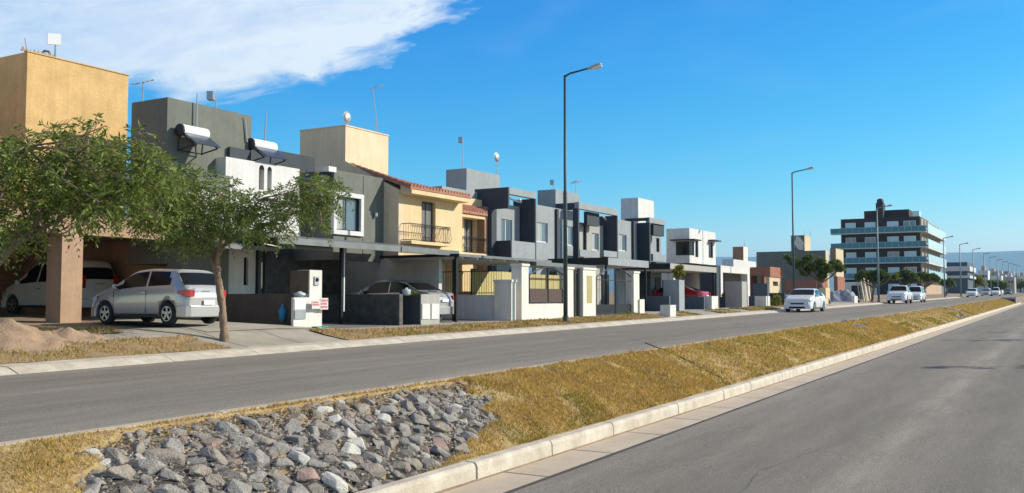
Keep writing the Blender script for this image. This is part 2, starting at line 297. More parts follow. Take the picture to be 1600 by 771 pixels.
# ------------------------------------------------------------------ object helpers
def tag(o, label=None, cat=None, group=None, kind=None):
    if label: o['label'] = label
    if cat: o['category'] = cat
    if group: o['group'] = group
    if kind: o['kind'] = kind
    return o
def thing(name, label, cat, loc, rz=0, group=None):
    o = bpy.data.objects.new(name, None); col.objects.link(o); o.empty_display_size = .3
    o.location = loc; o.rotation_euler = (0, 0, rz)
    return tag(o, label, cat, group)
class MB:
    def __init__(s): s.v = []; s.f = []
    def add(s, vs, fs):
        n = len(s.v); s.v += [tuple(p) for p in vs]; s.f += [tuple(i + n for i in f) for f in fs]; return s
    def box(s, x0, x1, y0, y1, z0, z1):
        if x1 < x0: x0, x1 = x1, x0
        if y1 < y0: y0, y1 = y1, y0
        if z1 < z0: z0, z1 = z1, z0
        v = [(x, y, z) for z in (z0, z1) for y in (y0, y1) for x in (x0, x1)]
        return s.add(v, [(0, 2, 3, 1), (4, 5, 7, 6), (0, 1, 5, 4), (2, 6, 7, 3), (0, 4, 6, 2), (1, 3, 7, 5)])
    def obox(s, o, u, n, w, ranges):
        # oriented box, axes u, n, w from origin o
        (a0, a1), (b0, b1), (c0, c1) = ranges; o = Vector(o); u = Vector(u); n = Vector(n); w = Vector(w)
        v = [o + u * a + n * b + w * c for c in (c0, c1) for b in (b0, b1) for a in (a0, a1)]
        fs = [(0, 2, 3, 1), (4, 5, 7, 6), (0, 1, 5, 4), (2, 6, 7, 3), (0, 4, 6, 2), (1, 3, 7, 5)]
        if u.cross(n).dot(w) < 0: fs = [f[::-1] for f in fs]
        return s.add(v, fs)
    def prism(s, poly, a, b, axis='x'):
        # poly of 2-D points, extruded along axis
        def P(p, t): return {'x': (t, p[0], p[1]), 'y': (p[0], t, p[1]), 'z': (p[0], p[1], t)}[axis]
        n = len(poly); v = [P(p, a) for p in poly] + [P(p, b) for p in poly]
        return s.add(v, [tuple(range(n))[::-1], tuple(range(n, 2 * n))] + [(i, (i + 1) % n, n + (i + 1) % n, n + i) for i in range(n)])
    def tube(s, pts, rs, seg=8, cap=True):
        pts = [Vector(p) for p in pts]
        if not hasattr(rs, '__len__'): rs = [rs] * len(pts)
        v = []; up = Vector((0, 0, 1)); prev = None
        for i, p in enumerate(pts):
            d = (pts[min(i + 1, len(pts) - 1)] - pts[max(i - 1, 0)]).normalized()
            if prev is None: a = d.cross(up if abs(d.z) < .9 else Vector((1, 0, 0))).normalized()
            else: a = (prev - d * prev.dot(d)).normalized()
            prev = a; b = d.cross(a)
            for k in range(seg):
                t = 2 * math.pi * k / seg; v.append(p + (a * math.cos(t) + b * math.sin(t)) * rs[i])
        f = []
        for i in range(len(pts) - 1):
            for k in range(seg):
                f.append((i * seg + k, i * seg + (k + 1) % seg, (i + 1) * seg + (k + 1) % seg, (i + 1) * seg + k))
        if cap: f += [tuple(range(seg))[::-1], tuple(range((len(pts) - 1) * seg, len(pts) * seg))]
        return s.add(v, f)
    def lathe(s, prof, c, axis='z', seg=24, cap=True):
        v = []; c = Vector(c)
        for r, h in prof:
            for k in range(seg):
                t = 2 * math.pi * k / seg; a, b = r * math.cos(t), r * math.sin(t)
                v.append(c + Vector({'z': (a, b, h), 'y': (a, h, b), 'x': (h, a, b)}[axis]))
        f = []
        for i in range(len(prof) - 1):
            for k in range(seg):
                q = (i * seg + k, i * seg + (k + 1) % seg, (i + 1) * seg + (k + 1) % seg, (i + 1) * seg + k)
                f.append(q if axis != 'y' else q[::-1])
        if cap: f += [tuple(range(seg))[::-1], tuple(range((len(prof) - 1) * seg, len(prof) * seg))]
        return s.add(v, f)
    def build(s, name, m, parent=None, smooth=False, bevel=0, local=False):
        me = bpy.data.meshes.new(name); off = Vector((0, 0, 0))
        if parent is not None and not local:
            p = parent
            while p is not None: off += p.location; p = p.parent
        me.from_pydata([(a - off.x, b - off.y, c - off.z) for a, b, c in s.v], [], s.f)
        me.materials.append(m if not isinstance(m, str) else M[m])
        if smooth:
            me.polygons.foreach_set('use_smooth', [True] * len(me.polygons))
        o = bpy.data.objects.new(name, me); col.objects.link(o)
        if parent is not None: o.parent = parent
        if bevel:
            b = o.modifiers.new('bevel', 'BEVEL'); b.width = bevel; b.segments = 2; b.limit_method = 'ANGLE'; b.angle_limit = R(40)
        return o
def top(name, mb, m, label=None, cat=None, group=None, kind=None, smooth=False, bevel=0):
    # a one-mesh thing whose origin sits at its base
    o = mb.build(name, m, None, smooth, bevel)
    if mb.v and kind is None:
        xs, ys, zs = zip(*mb.v); c = Vector(((min(xs) + max(xs)) / 2, (min(ys) + max(ys)) / 2, min(zs)))
        o.data.transform(Matrix.Translation(-c)); o.location = c
    return tag(o, label, cat, group, kind)
def struct(name, mb, m, kind='structure', **kw): return top(name, mb, m, kind=kind, **kw)
def copy_tree(o, parent=None):
    c = o.copy(); col.objects.link(c); c.parent = parent
    for ch in o.children: copy_tree(ch, c)
    return c
def npmesh(name, V, faces_n, m, parent=None, loc=None):
    """V: (n*k,3) array of vertices, each consecutive k = one face"""
    V = np.asarray(V, dtype=np.float32)
    if loc is not None: V = V - np.array(loc, dtype=np.float32)
    n = len(V); me = bpy.data.meshes.new(name); me.vertices.add(n); me.vertices.foreach_set('co', V.ravel())
    nf = n // faces_n; me.loops.add(n); me.loops.foreach_set('vertex_index', np.arange(n, dtype=np.int32))
    me.polygons.add(nf); me.polygons.foreach_set('loop_start', np.arange(0, n, faces_n, dtype=np.int32))
    me.polygons.foreach_set('loop_total', np.full(nf, faces_n, dtype=np.int32)); me.update(calc_edges=True)
    me.materials.append(M[m]); o = bpy.data.objects.new(name, me); col.objects.link(o)
    if loc is not None and parent is None: o.location = loc
    if parent is not None: o.parent = parent
    return o
def hole_wall(mb, u0, u1, z0, z1, d0, d1, holes, axis='x'):
    """wall of boxes round rectangular holes (u0,u1,z0,z1); axis x: runs along x, thickness in y; axis y: the other way"""
    us = sorted({u0, u1} | {min(max(h[i], u0), u1) for h in holes for i in (0, 1)})
    for a, b in zip(us, us[1:]):
        if b - a < 1e-5: continue
        mid = (a + b) / 2; cuts = sorted([(max(h[2], z0), min(h[3], z1)) for h in holes if h[0] < mid < h[1]])
        z = z0
        for c, d in cuts + [(z1, z1)]:
            if c - z > 1e-4:
                if axis == 'x': mb.box(a, b, d0, d1, z, c)
                else: mb.box(d0, d1, a, b, z, c)
            z = max(z, d)
def window(parent, a0, a1, z0, z1, face, axis='x', frame='dark_metal', pane='glass_dark', inset=.12, fw=.05, mull=1, curtain=False, name='window', bars=0):
    """axis x: in a wall facing -y at y=face; axis y: in a wall facing -x at x=face"""
    mb = MB(); t0, t1 = face + inset - .05, face + inset
    def bx(u0, u1, q0, q1, d0=t0, d1=t1):
        if axis == 'x': mb.box(u0, u1, d0, d1, q0, q1)
        else: mb.box(d0, d1, u0, u1, q0, q1)
    bx(a0, a0 + fw, z0, z1); bx(a1 - fw, a1, z0, z1); bx(a0 + fw, a1 - fw, z0, z0 + fw); bx(a0 + fw, a1 - fw, z1 - fw, z1)
    for k in range(mull):
        c = a0 + (a1 - a0) * (k + 1) / (mull + 1); bx(c - fw / 2, c + fw / 2, z0 + fw, z1 - fw)
    for k in range(bars):
        c = a0 + (a1 - a0) * (k + 1) / (bars + 1); bx(c - .01, c + .01, z0, z1, t0 - .05, t0 - .03)
    fr = mb.build(name, frame, parent)
    p = MB()
    if axis == 'x': p.box(a0 + .01, a1 - .01, t1 - .035, t1 - .02, z0 + .01, z1 - .01)
    else: p.box(t1 - .035, t1 - .02, a0 + .01, a1 - .01, z0 + .01, z1 - .01)
    po = MB(); po.v = p.v; po.f = p.f
    g = po.build('pane', pane, parent); g.parent = fr; g.matrix_parent_inverse = Matrix()
    if curtain:
        c = MB()
        if axis == 'x': c.box(a0 + .01, a0 + (a1 - a0) * .45, t1 - .045, t1 - .036, z0 + .02, z1 - .02)
        else: c.box(t1 - .045, t1 - .036, a0 + .01, a0 + (a1 - a0) * .45, z0 + .02, z1 - .02)
        c2 = c.build('curtain', 'curtain', parent); c2.parent = fr
    return fr
# ------------------------------------------------------------------ the ground
npr = np.random.RandomState(5)
def frange(a, b, st): 
    n = max(1, int(math.ceil((b - a) / st))); return [a + (b - a) * i / n for i in range(n + 1)]
from mathutils import noise as mn
def sheet(name, ss, Ls, m, dz=0.0, amp=0.0, sc_=1.0, fn=None, kind='structure', smooth=True, label=None):
    v = []; f = []
    for s in ss:
        for L in Ls:
            z = (fn or gz)(s, L) + dz
            if amp: z += amp * mn.fractal(Vector((s * sc_, L * sc_, 0)), 1, 2, 4)
            v.append((s, L, z))
    n = len(Ls)
    for i in range(len(ss) - 1):
        for j in range(n - 1):
            f.append((i * n + j, (i + 1) * n + j, (i + 1) * n + j + 1, i * n + j + 1))
    mb = MB(); mb.v = v; mb.f = f
    o = mb.build(name, m, None, smooth); return tag(o, label=label, kind=kind)
SF = frange(-40, 0, 4)[:-1] + frange(0, 40, .5)[:-1] + frange(40, 100, 4)[:-1] + frange(100, 400, 30)[:-1] + [400, 700, 1500, 3000]
sheet('ground', SF, [-900, -200, -60, -12, 6.0, 8.5, 15.2, 16.2] + frange(16.8, 18.4, .4) + frange(19, 31, 1) + [60, 200, 900, 2500], 'lot_soil', -.05)
near = frange(-8, 30, .4)[:-1] + frange(30, 80, 3)[:-1] + frange(80, 420, 20)
sheet('road', near, [-4.2, 0, 5.52], 'asphalt', 0.0).name = 'right_road'
sheet('road', near, [8.46, 11.8, 15.2], 'asphalt_fine', 0.0).name = 'left_road'
sheet('gutter', near, [5.52, 6.185], 'gutter', .004)
tarp = MB()
for s0, s1 in zip(near, near[1:]):
    a = .012 + .010 * mn.noise(Vector((s0 * .7, 3, 0))); b = .012 + .010 * mn.noise(Vector((s1 * .7, 3, 0)))
    tarp.add([(s0, 5.49 - a, gz(s0, 4) + .009), (s1, 5.49 - b, gz(s1, 4) + .009), (s1, 5.525 + b, gz(s1, 4) + .009), (s0, 5.525 + a, gz(s0, 4) + .009)], [(0, 1, 2, 3)])
struct('gutter_joint', tarp, 'tar')
jm = MB()
for k in range(12):
    s0 = 4.55 + 1.93 * k; jm.add([(s0, 5.53, gz(s0, 4) + .009), (s0 + .02, 5.53, gz(s0, 4) + .009), (s0 + .02, 6.185, gz(s0, 4) + .009), (s0, 6.185, gz(s0, 4) + .009)], [(0, 1, 2, 3)])
struct('gutter_joints', jm, 'tar')
# right kerb of the median, cast in lengths with open joints
def kerb_run(prof, s0, s1, seg, gap, nm, m, jit=.004):
    mb = MB(); s = s0; k = 0
    while s < s1:
        e = min(s + seg * (1 + .25 * rnd.uniform(-1, 1)), s1); dz = rnd.uniform(-jit, jit); dy = rnd.uniform(-jit, jit) * 1.5
        base = MB().prism([(y + dy, z + dz) for y, z in prof], 0, 1)
        st = frange(s, e - gap, 1.0); n = len(prof); v = []
        for q in st:
            for i, (y, z) in enumerate(prof):
                wob = .004 * mn.noise(Vector((q * 1.7, i, k))); v.append((q, y + dy + wob, z + dz + GR * q + wob))
        f = [tuple(range(n))[::-1], tuple(range((len(st) - 1) * n, len(st) * n))]
        for i in range(len(st) - 1):
            for j in range(n): f.append((i * n + j, i * n + (j + 1) % n, (i + 1) * n + (j + 1) % n, (i + 1) * n + j)[::-1])
        mb.add(v, f); s = e; k += 1
        if s > 60: seg = 6
    return struct(nm, mb, m)
kerb_run([(6.185, -.37), (6.19, -.16), (6.21, -.12), (6.23, -.107), (6.355, -.102), (6.37, -.115), (6.37, -.37)], -6, 170, 2.5, .032, 'kerb_right', 'kerb')
kerb_run([(15.2, .55), (15.2, .615), (15.33, .66), (15.5, .715), (15.86, .735), (15.90, .70), (15.9, .55)], -6, 175, 2.6, .022, 'kerb_left', 'kerb')
kerb_run([(8.30, .52), (8.30, .597), (8.45, .597), (8.46, .52)], -6, 165, 3.1, .02, 'median_edge', 'gutter')
# joints of the left kerb left open and dark
# median
def gm(s, L):
    t = (L - 6.37) / (8.30 - 6.37); z = -.12 + .71 * (t + .07 * math.sin(math.pi * t)) - .03 * math.exp(-((L - 6.5) / .1) ** 2)
    return z + GR * s
def rub(s, L):
    lo = interp(L, [(7.15, 4.95), (7.6, 5.5), (8.0, 5.8), (8.27, 6.2)]) + .15 * math.sin(L * 14); hi = interp(L, [(6.42, 8.6), (6.6, 10.3), (7.17, 11.8), (8.03, 12.5), (8.27, 12.2)]) + .25 * math.sin(L * 11)
    return lo < s < hi and 6.42 < L < 8.26
def gmr(s, L): 
    k = 1 if L > 6.5 and L < 8.2 else .3
    return gm(s, L) - (.07 if rub(s, L) else 0) + k * .035 * mn.fractal(Vector((s * 1.3, L * 1.3, 0)), 1, 2, 4)
sheet('median', frange(-2, 26, .12)[:-1] + frange(26, 60, .6)[:-1] + frange(60, 159, 3), frange(6.37, 8.30, .08), 'median_soil', 0, fn=gmr)
# verge and pavement on the house side
def gv(s, L): return gz(s, L) + .02 * mn.fractal(Vector((s * 1.5, L * 1.5, 4)), 1, 2, 4)
VERGES = [(-8, 15.0, 15.88, 17.3), (7, 13.8, 17.95, 19.2), (19.0, 41.5, 15.88, 17.35), (43.5, 46.4, 15.88, 17.3), (50.0, 53.5, 16.0, 17.2), (56, 63, 16.2, 17.6), (66, 73, 16.0, 17.5)]
VO = []
for i, (a, b, c, d) in enumerate(VERGES):
    o = sheet('verge', frange(a, b, .2), frange(c, d, .2), 'verge_soil', .018, fn=gv)
sheet('pavement', frange(5, 46, .5)[:-1] + frange(46, 90, 2), [15.88, 16.2, 16.8, 17.3, 17.7, 18.0, 18.4, 18.7], 'concrete', -.012)
sheet('driveway', frange(15.8, 20.2, .3), frange(17.6, 22.2, .3), 'concrete', 0.0).name = 'driveway_gravel'
sheet('driveway', frange(24.9, 30.4, .5), frange(18.7, 25, .5), 'gravel', -.02)
sheet('driveway', frange(20.6, 24.8, .4), frange(18.7, 22.4, .4), 'gravel', -.02)
sheet('driveway', frange(30.6, 56.4, .8), frange(18.7, 24, .8), 'concrete', -.02)
pj = MB()
for s in (15.6, 17.4, 19.2, 21, 22.8, 24.6, 26.4, 44, 46, 48, 50):
    pts = frange(16.0, 18.6, .3)
    for a, b in zip(pts, pts[1:]): pj.add([(s, a, gz(s, a) - .004), (s + .02, a, gz(s, a) - .004), (s + .02, b, gz(s, b) - .004), (s, b, gz(s, b) - .004)], [(0, 1, 2, 3)])
struct('pavement_joints', pj, 'tar')
# far hill with a flat top
hm = MB(); pts = []
for i in range(81):
    x = 7200; y = -2600 + i * 110
    top_ = 330 + 18 * mn.noise(Vector((i * .16, 0, 0))) + 6 * mn.noise(Vector((i * .6, 3, 0)))
    pts.append((x, y, top_))
for (x, y, z) in pts: hm.v += [(x - 1400, y, 40), (x - 500, y, 40 + (z - 40) * .75), (x, y, z), (x + 900, y, z - 5)]
for i in range(80):
    for j in range(3): a = i * 4 + j; hm.f.append((a, a + 1, a + 5, a + 4))
struct('hills', hm, 'hill', smooth=True)

# ------------------------------------------------------------------ grass (nobody could count the blades)
def blades(name, regions, m, seed, h=(.018, .052), w=.006, lean=1.25, label=None):
    rs = np.random.RandomState(seed); out = []
    for (a, b, c, d, n, fn, keep) in regions:
        s = rs.uniform(a, b, n); L = rs.uniform(c, d, n)
        if keep is not None:
            k = np.array([keep(x, y) for x, y in zip(s, L)]); s = s[k]; L = L[k]
        z = np.array([fn(x, y) for x, y in zip(s, L)]); n = len(s)
        if n == 0: continue
        dist = np.maximum(1, np.hypot(s, L) / 9.0)
        hh = rs.uniform(h[0], h[1], n) * np.minimum(dist, 2.0) ** .5; ang = rs.uniform(0, 2 * np.pi, n); la = rs.uniform(0, 2 * np.pi, n); ln = rs.uniform(.2, 1.0, n) * lean * hh
        ww = w * dist * rs.uniform(.6, 1.3, n)
        p = np.stack([s, L, z - .004], 1); sd_ = np.stack([np.cos(ang) * ww, np.sin(ang) * ww, 0 * ww], 1)
        tip = p + np.stack([np.cos(la) * ln, np.sin(la) * ln, hh], 1)
        out.append(np.stack([p - sd_, p + sd_, tip], 1).reshape(-1, 3))
    o = npmesh(name, np.concatenate(out), 3, m); return tag(o, label, kind='stuff')
# rubble field outline on the median, in (s, L)
def rubsoft(s, L):
    if rub(s, L): return rnd.random() < (.02 if L < 7.95 else .07)
    return True
def pn(s, L, sc_=.8, o=0): return mn.noise(Vector((s * sc_, L * sc_, o)))
blades('grass_dry', [(1.5, 20, 6.42, 8.3, 105000, gmr, lambda s, L: rubsoft(s, L) and pn(s, L, 1.4) + .5 * pn(s, L, 4, 3) + rnd.gauss(0, .22) > -.25), (20, 50, 6.42, 8.3, 52000, gmr, lambda s, L: pn(s, L, .9) + .5 * pn(s, L, 3, 3) + rnd.gauss(0, .25) > -.35), (50, 158, 6.42, 8.3, 26000, gmr, None)], 'grass_dry', 1, w=.0048)
blades('grass_straw', [(1.5, 20, 6.42, 8.3, 46000, gmr, lambda s, L: rubsoft(s, L) and pn(s, L, 1.8, 11) > -.15), (20, 60, 6.42, 8.3, 9000, gmr, lambda s, L: pn(s, L, .4, 7) > .1)], 'grass_straw', 2, w=.005, h=(.015, .045))
blades('grass_green', [(1.5, 5.5, 6.42, 8.3, 3500, gmr, lambda s, L: not rub(s, L) and pn(s, L, 1.2, 9) > .12), (10.5, 16, 6.42, 7.2, 5500, gmr, lambda s, L: not rub(s, L) and pn(s, L, .9, 5) > .0 and L < 6.5 + abs(pn(s, 2, .8)) * 1.7), (10.5, 40, 6.42, 8.2, 16000, gmr, lambda s, L: not rub(s, L) and pn(s, L, .7, 15) + rnd.gauss(0, .12) > .18), (16, 90, 6.42, 7.3, 9000, gmr, lambda s, L: pn(s, L, .3, 5) > .0)], 'grass_green', 3, w=.0055)
blades('grass_tufts', [(1.5, 26, 6.42, 8.3, 26000, gmr, lambda s, L: not rub(s, L) and pn(s, L, 5, 2) > .34)], 'grass_straw', 8, w=.004, h=(.05, .11), lean=.8)
vr = [(a, b, c, d, int((b - a) * (d - c) * (520 if a < 30 else 160)), gv, (lambda s, L, i=i: pn(s, L, 1.3, i) > -.32)) for i, (a, b, c, d) in enumerate(VERGES)]
blades('verge_grass', vr, 'grass_straw', 4, w=.005, h=(.02, .07))
blades('verge_weeds', [(a, b, c, d, int((b - a) * (d - c) * 160), gv, (lambda s, L, i=i: pn(s, L, .9, i + 20) > .12)) for i, (a, b, c, d) in enumerate(VERGES)], 'grass_green', 6, w=.006, h=(.03, .09))

# ------------------------------------------------------------------ rocks on the median
def rock_mesh(seed, m):
    r = random.Random(seed); bm = bmesh.new()
    ax = (1, r.uniform(.55, .9), r.uniform(.34, .48))
    for i in range(15):
        v = Vector((r.gauss(0, 1), r.gauss(0, 1), r.gauss(0, 1))).normalized() * r.uniform(.85, 1.05)
        bm.verts.new((v.x * ax[0] * .5, v.y * ax[1] * .5, v.z * ax[2] * .5))
    g = bmesh.ops.convex_hull(bm, input=bm.verts)
    bmesh.ops.delete(bm, geom=[x for x in bm.verts if not x.link_faces], context='VERTS')
    bmesh.ops.bevel(bm, geom=list(bm.edges), offset=.016, segments=1, affect='EDGES', profile=.6)
    bmesh.ops.triangulate(bm, faces=bm.faces[:]); bmesh.ops.subdivide_edges(bm, edges=bm.edges[:], cuts=1)
    for v in bm.verts: v.co += v.co.normalized() * .02 * mn.fractal(v.co * 5 + Vector((seed, 0, 0)), 1, 2, 3)
    me = bpy.data.meshes.new('rock'); bm.to_mesh(me); bm.free(); me.materials.append(M[m]); return me
rsets = {'rock_grey': ('grey angular stone set in the rubble slope of the median', 'grey rocks on the median slope'),
         'rock_brown': ('brownish grey rough stone in the rubble slope of the median', 'brown rocks on the median slope'),
         'rock_pink': ('pinkish red stone set in the rubble slope of the median', 'pink rocks on the median slope'),
         'rock_pale': ('pale almost white stone set in the rubble slope of the median', 'pale rocks on the median slope')}
rmesh = {k: [rock_mesh(i * 7 + j, k) for i in range(8)] for j, k in enumerate(rsets)}
placed = []
def put_rock(s, L, size, kind=None, sink=.06):
    k = kind or rnd.choices(list(rsets), [46, 40, 6, 7])[0]
    o = bpy.data.objects.new('rock', rnd.choice(rmesh[k])); col.objects.link(o)
    o.location = (s, L, gmr(s, L) + size * sink); o.scale = (size * 1.15,) * 3
    sl = math.atan2(.71, 1.93)
    o.rotation_euler = (Matrix.Rotation(sl, 3, 'X') @ Matrix.Rotation(rnd.uniform(-.2, .2), 3, 'Y') @ Matrix.Rotation(rnd.uniform(-.2, .2), 3, 'X') @ Matrix.Rotation(rnd.uniform(0, 6.28), 3, 'Z')).to_euler()
    sz = 'large' if size > .28 else 'middling' if size > .185 else 'small'; far_ = s > 13
    tag(o, sz + ' ' + rsets[k][0] + (' far down the street' if far_ else ''), 'rock', sz + ' ' + rsets[k][1] + (' far down the street' if far_ else '')); placed.append((s, L, size))
tries = 0
for target, (a, b), lim in ((92, (.28, .40), .35), (158, (.19, .27), .34), (50, (.11, .17), .36)):
    n = 0; t0 = 0
    while n < target and t0 < 30000:
        t0 += 1; s = rnd.uniform(4.8, 12.8); L = rnd.uniform(6.48, 8.22)
        if not rub(s, L): continue
        size = rnd.uniform(a, b)
        if L > 7.95 and s < 8.5 and size > .16 and rnd.random() < .8: continue
        if (L > 8.05 or s > 11.2 or L < 6.58) and size > .26: continue
        if all((s - p) ** 2 + (L - q) ** 2 > ((size + r) * lim) ** 2 for p, q, r in placed): put_rock(s, L, size); n += 1
sheet('rubble_bed', frange(4.7, 13.0, .08), frange(6.42, 8.26, .08), 'rock_bed', .012, amp=.03, sc_=5, fn=lambda s, L: gmr(s, L) if rub(s, L) else gmr(s, L) - .06, kind='stuff', label=None)
# gabion netting laid over the stones
nm = MB(); hx = .055
def nz(s, L):
    z = gmr(s, L) + .05
    for p, q, r in placed:
        d2 = (s - p) ** 2 + (L - q) ** 2
        if d2 < (r * .55) ** 2: z = max(z, gmr(s, L) + r * (.10 + .36 * (1 - d2 / (r * .55) ** 2) ** .5))
    return z
zc = {}
def npnt(i, j):
    if (i, j) not in zc:
        s = 4.7 + i * hx * .87; L = 6.5 + j * hx * .5; zc[i, j] = Vector((s, L, gmr(s, L) + .055))
    return zc[i, j]
for i in range(0, 86):
    for j in range(0, 70):
        pass
ni = int(3.6 / (hx * .87)); nj = int(1.9 / (hx * 3))
for i in range(ni):
    for j in range(nj):
        b = j * 6 + (3 if i % 2 else 0)
        P_ = [npnt(i, b), npnt(i, b + 2), npnt(i + 1, b + 3), npnt(i + 1, b - 1), npnt(i - 1, b + 3)]
        for a, c in ((0, 1), (1, 2), (0, 3)):
            if (P_[a] - P_[c]).length < .16 and rub(P_[a].x, P_[a].y): nm.tube([P_[a], P_[c]], .0013, 3, cap=False)
top('wire_netting', nm, 'wire', 'thin dark wire netting stretched over the stones of the median', 'netting')
# small patches of stones further along the slope
for (x0, x1, y0, y1, n, sz) in ((1318, 1378, 498, 528, 22, (.16, .34)), (1470, 1508, 478, 498, 26, (.3, .55)), (1532, 1545, 470, 482, 8, (.3, .5))):
    for i in range(n):
        t = rnd.random(); x = x0 + (x1 - x0) * min(1, max(0, t + rnd.uniform(-.2, .2))); y = y0 + (y1 - y0) * t + rnd.uniform(-3, 3)
        s, L = gpt(x, y)
        if 6.5 < L < 8.25: put_rock(s, L, rnd.uniform(*sz), rnd.choice(['rock_grey', 'rock_brown']), .05)
# culvert mouth and its concrete apron where the median ends
s0, L0 = gpt(1563, 465)
cv = MB().box(158, 160, 6.4, 8.4, gz(160, 10) - .9, gz(160, 10) + .05)
cu = thing('culvert', 'dark concrete culvert mouth at the far end of the grassed median', 'culvert', (162, 6.9, gz(162, 10) - 1))
cv.build('headwall', 'tarp', cu); MB().box(160.3, 166, 6.4, 8.46, gz(163, 10) + .02, gz(163, 10) + .12).build('slab', 'tarp', cu)
MB().box(157.9, 158.1, 6.6, 8.1, gz(160, 10) - .8, gz(160, 10) - .12).build('opening', 'black_plastic', cu)
# thin trench line across the slope
tr = MB(); a = gpt(1008, 545.5); b = gpt(1142, 600)
pts = [(a[0] + (b[0] - a[0]) * t, a[1] + (b[1] - a[1]) * t) for t in frange(0, 1, .06)]
tr.tube([(s + .03 * mn.noise(Vector((s * 3, 0, 0))), L, gmr(s, L) + .01) for s, L in pts], .013, 5)
top('drain_hose', tr, 'rust_iron', 'thin dark hose lying across the dry grass slope', 'hose')

# painted dark strip standing in for a thin cast shadow on the left road
ck = MB(); P_ = [gpt(x, y) for x, y in ((470, 548), (560, 550), (600, 551), (700, 552), (800, 552.5), (880, 553.5), (955, 554))]
for (a, b), (c, d) in zip(P_, P_[1:]):
    st = 12; pts = [(a + (c - a) * k / st, b + (d - b) * k / st + .035 * mn.noise(Vector((a + (c - a) * k / st, 0, 5)))) for k in range(st + 1)]
    for p, q in zip(pts, pts[1:]): ck.add([(p[0], p[1] - .022, gz(*p) + .003), (q[0], q[1] - .022, gz(*q) + .003), (q[0], q[1] + .022, gz(*q) + .003), (p[0], p[1] + .022, gz(*p) + .003)], [(0, 1, 2, 3)])
struct('painted_shadow_line', ck, 'tar')
ck = MB(); r3 = random.Random(4)
for (s0, L0, s1, L1) in ((7.5, 2.9, 12, 3.4), (12, 3.4, 15.5, 2.8), (26, 3.9, 28.5, 1.4)):
    st = int(math.hypot(s1 - s0, L1 - L0) / .08); off = 0; pts = []
    for k in range(st + 1): off += r3.gauss(0, .012); pts.append((s0 + (s1 - s0) * k / st, L0 + (L1 - L0) * k / st + off))
    for k, (p, q) in enumerate(zip(pts, pts[1:])):
        w_ = .0025 + .0035 * abs(mn.noise(Vector((k * .2, s0, 0)))); ck.add([(p[0], p[1] - w_, gz(*p) + .004), (q[0], q[1] - w_, gz(*q) + .004), (q[0], q[1] + w_, gz(*q) + .004), (p[0], p[1] + w_, gz(*p) + .004)], [(0, 1, 2, 3)])
struct('road_hairline_cracks', ck, 'tar')
# ------------------------------------------------------------------ houses
def fb(mb, x0, x1, yt, yb, L, depth, zb=None):
    s0, z1 = F(x0, yt, L); s1 = FS(x1, L)
    z0 = zb if zb is not None else (F(x0, yb, L)[1] if yb is not None else gz(s0, L) - .15)
    return mb.box(s0, s1, L, L + depth, z0, z1)
def fh(x0, x1, y0, y1, L):
    """opening seen on a street-facing wall at L: (s0, s1, z0, z1)"""
    return (FS(x0, L), FS(x1, L), FZ(x0, y1, L), FZ(x0, y0, L))
def antenna(kind, x, y0, y1, L, label, lean=0, group=None):
    s, zb = F(x, y1, L); _, zt = F(x, y0, L); h = zt - zb
    t = thing('antenna', label, 'antenna', (s, L, zb), group=group)
    mb = MB(); mb.tube([(s, L, zb - .05), (s + lean * .5, L, zb + h * .55), (s + lean, L, zt)], [.03, .024, .016], 6); mb.build('mast', 'galv', t)
    if kind == 'dish':
        d = MB(); d.lathe([(.02, .02), (.16, .05), (.24, .11), (.25, .115), (.16, .065), (.02, .035)], (s, L - .12, zt), 'y', 14); d.build('dish', 'galv', t)
    if kind == 'panel':
        MB().obox((s - .05, L, zt), (.9, -.3, .1), (.3, .9, 0), (0, 0, 1), ((-.2, .2), (-.03, .03), (-.17, .17))).build('panel', 'alu_white', t)
    if kind == 'grid':
        MB().obox((s - .2, L, zt), (.85, .5, 0), (-.5, .85, 0), (0, 0, 1), ((-.14, .14), (-.10, .10), (-.13, .13))).build('receiver_box', 'galv', t)
    if kind == 'yagi':
        g = MB(); g.tube([(s - .3, L, zt - .1), (s + .3, L - .1, zt + .15)], .02, 5)
        for k in range(4): g.tube([(s - .25 + k * .16, L - .22, zt - .07 + k * .06), (s - .25 + k * .16, L + .22, zt - .07 + k * .06)], .012, 4)
        g.build('receiver', 'galv', t)
    return t
def solar(s, L, z, length, label):
    """tank lying along the street direction with a tilted tube panel below it on the street side"""
    t = thing('solar_water_heater', label, 'solar heater', (s, L, z), group='solar water heaters on the roofs')
    tk = MB(); tk.lathe([(.15, 0), (.19, .01), (.195, .03), (.195, length - .03), (.19, length - .01), (.15, length)], (s, L, z + .62), 'x', 28); tk.build('tank', 'steel_tank', t, True)
    ec = MB(); ec.lathe([(.05, -.03), (.18, -.02), (.198, .0), (.198, .05), (.18, .051)], (s, L, z + .62), 'x', 28); ec.build('end_cap', 'black_plastic', t, True)
    u = Vector((1, 0, 0)); w_ = Vector((0, -.83, -.56)).normalized(); n_ = w_.cross(u)
    MB().obox((s + .05, L - .16, z + .55), u, n_, w_, ((0, length - .1), (-.03, .0), (0, .66))).build('tube_panel', 'tube_panel', t)
    f = MB()
    for q in (.0, length - .12):
        f.tube([(s + q + .05, L + .1, z), (s + q + .05, L + .05, z + .45)], .022, 6); f.tube([(s + q + .05, L - .6, z + .14), (s + q + .05, L - .1, z + .5)], .028, 6); f.tube([(s + q + .05, L + .1, z + .03), (s + q + .05, L - .6, z + .14)], .022, 6)
    f.tube([(s + .05, L + .1, z + .03), (s + length - .07, L + .1, z + .03)], .02, 5); f.build('stand', 'dark_metal', t); return t
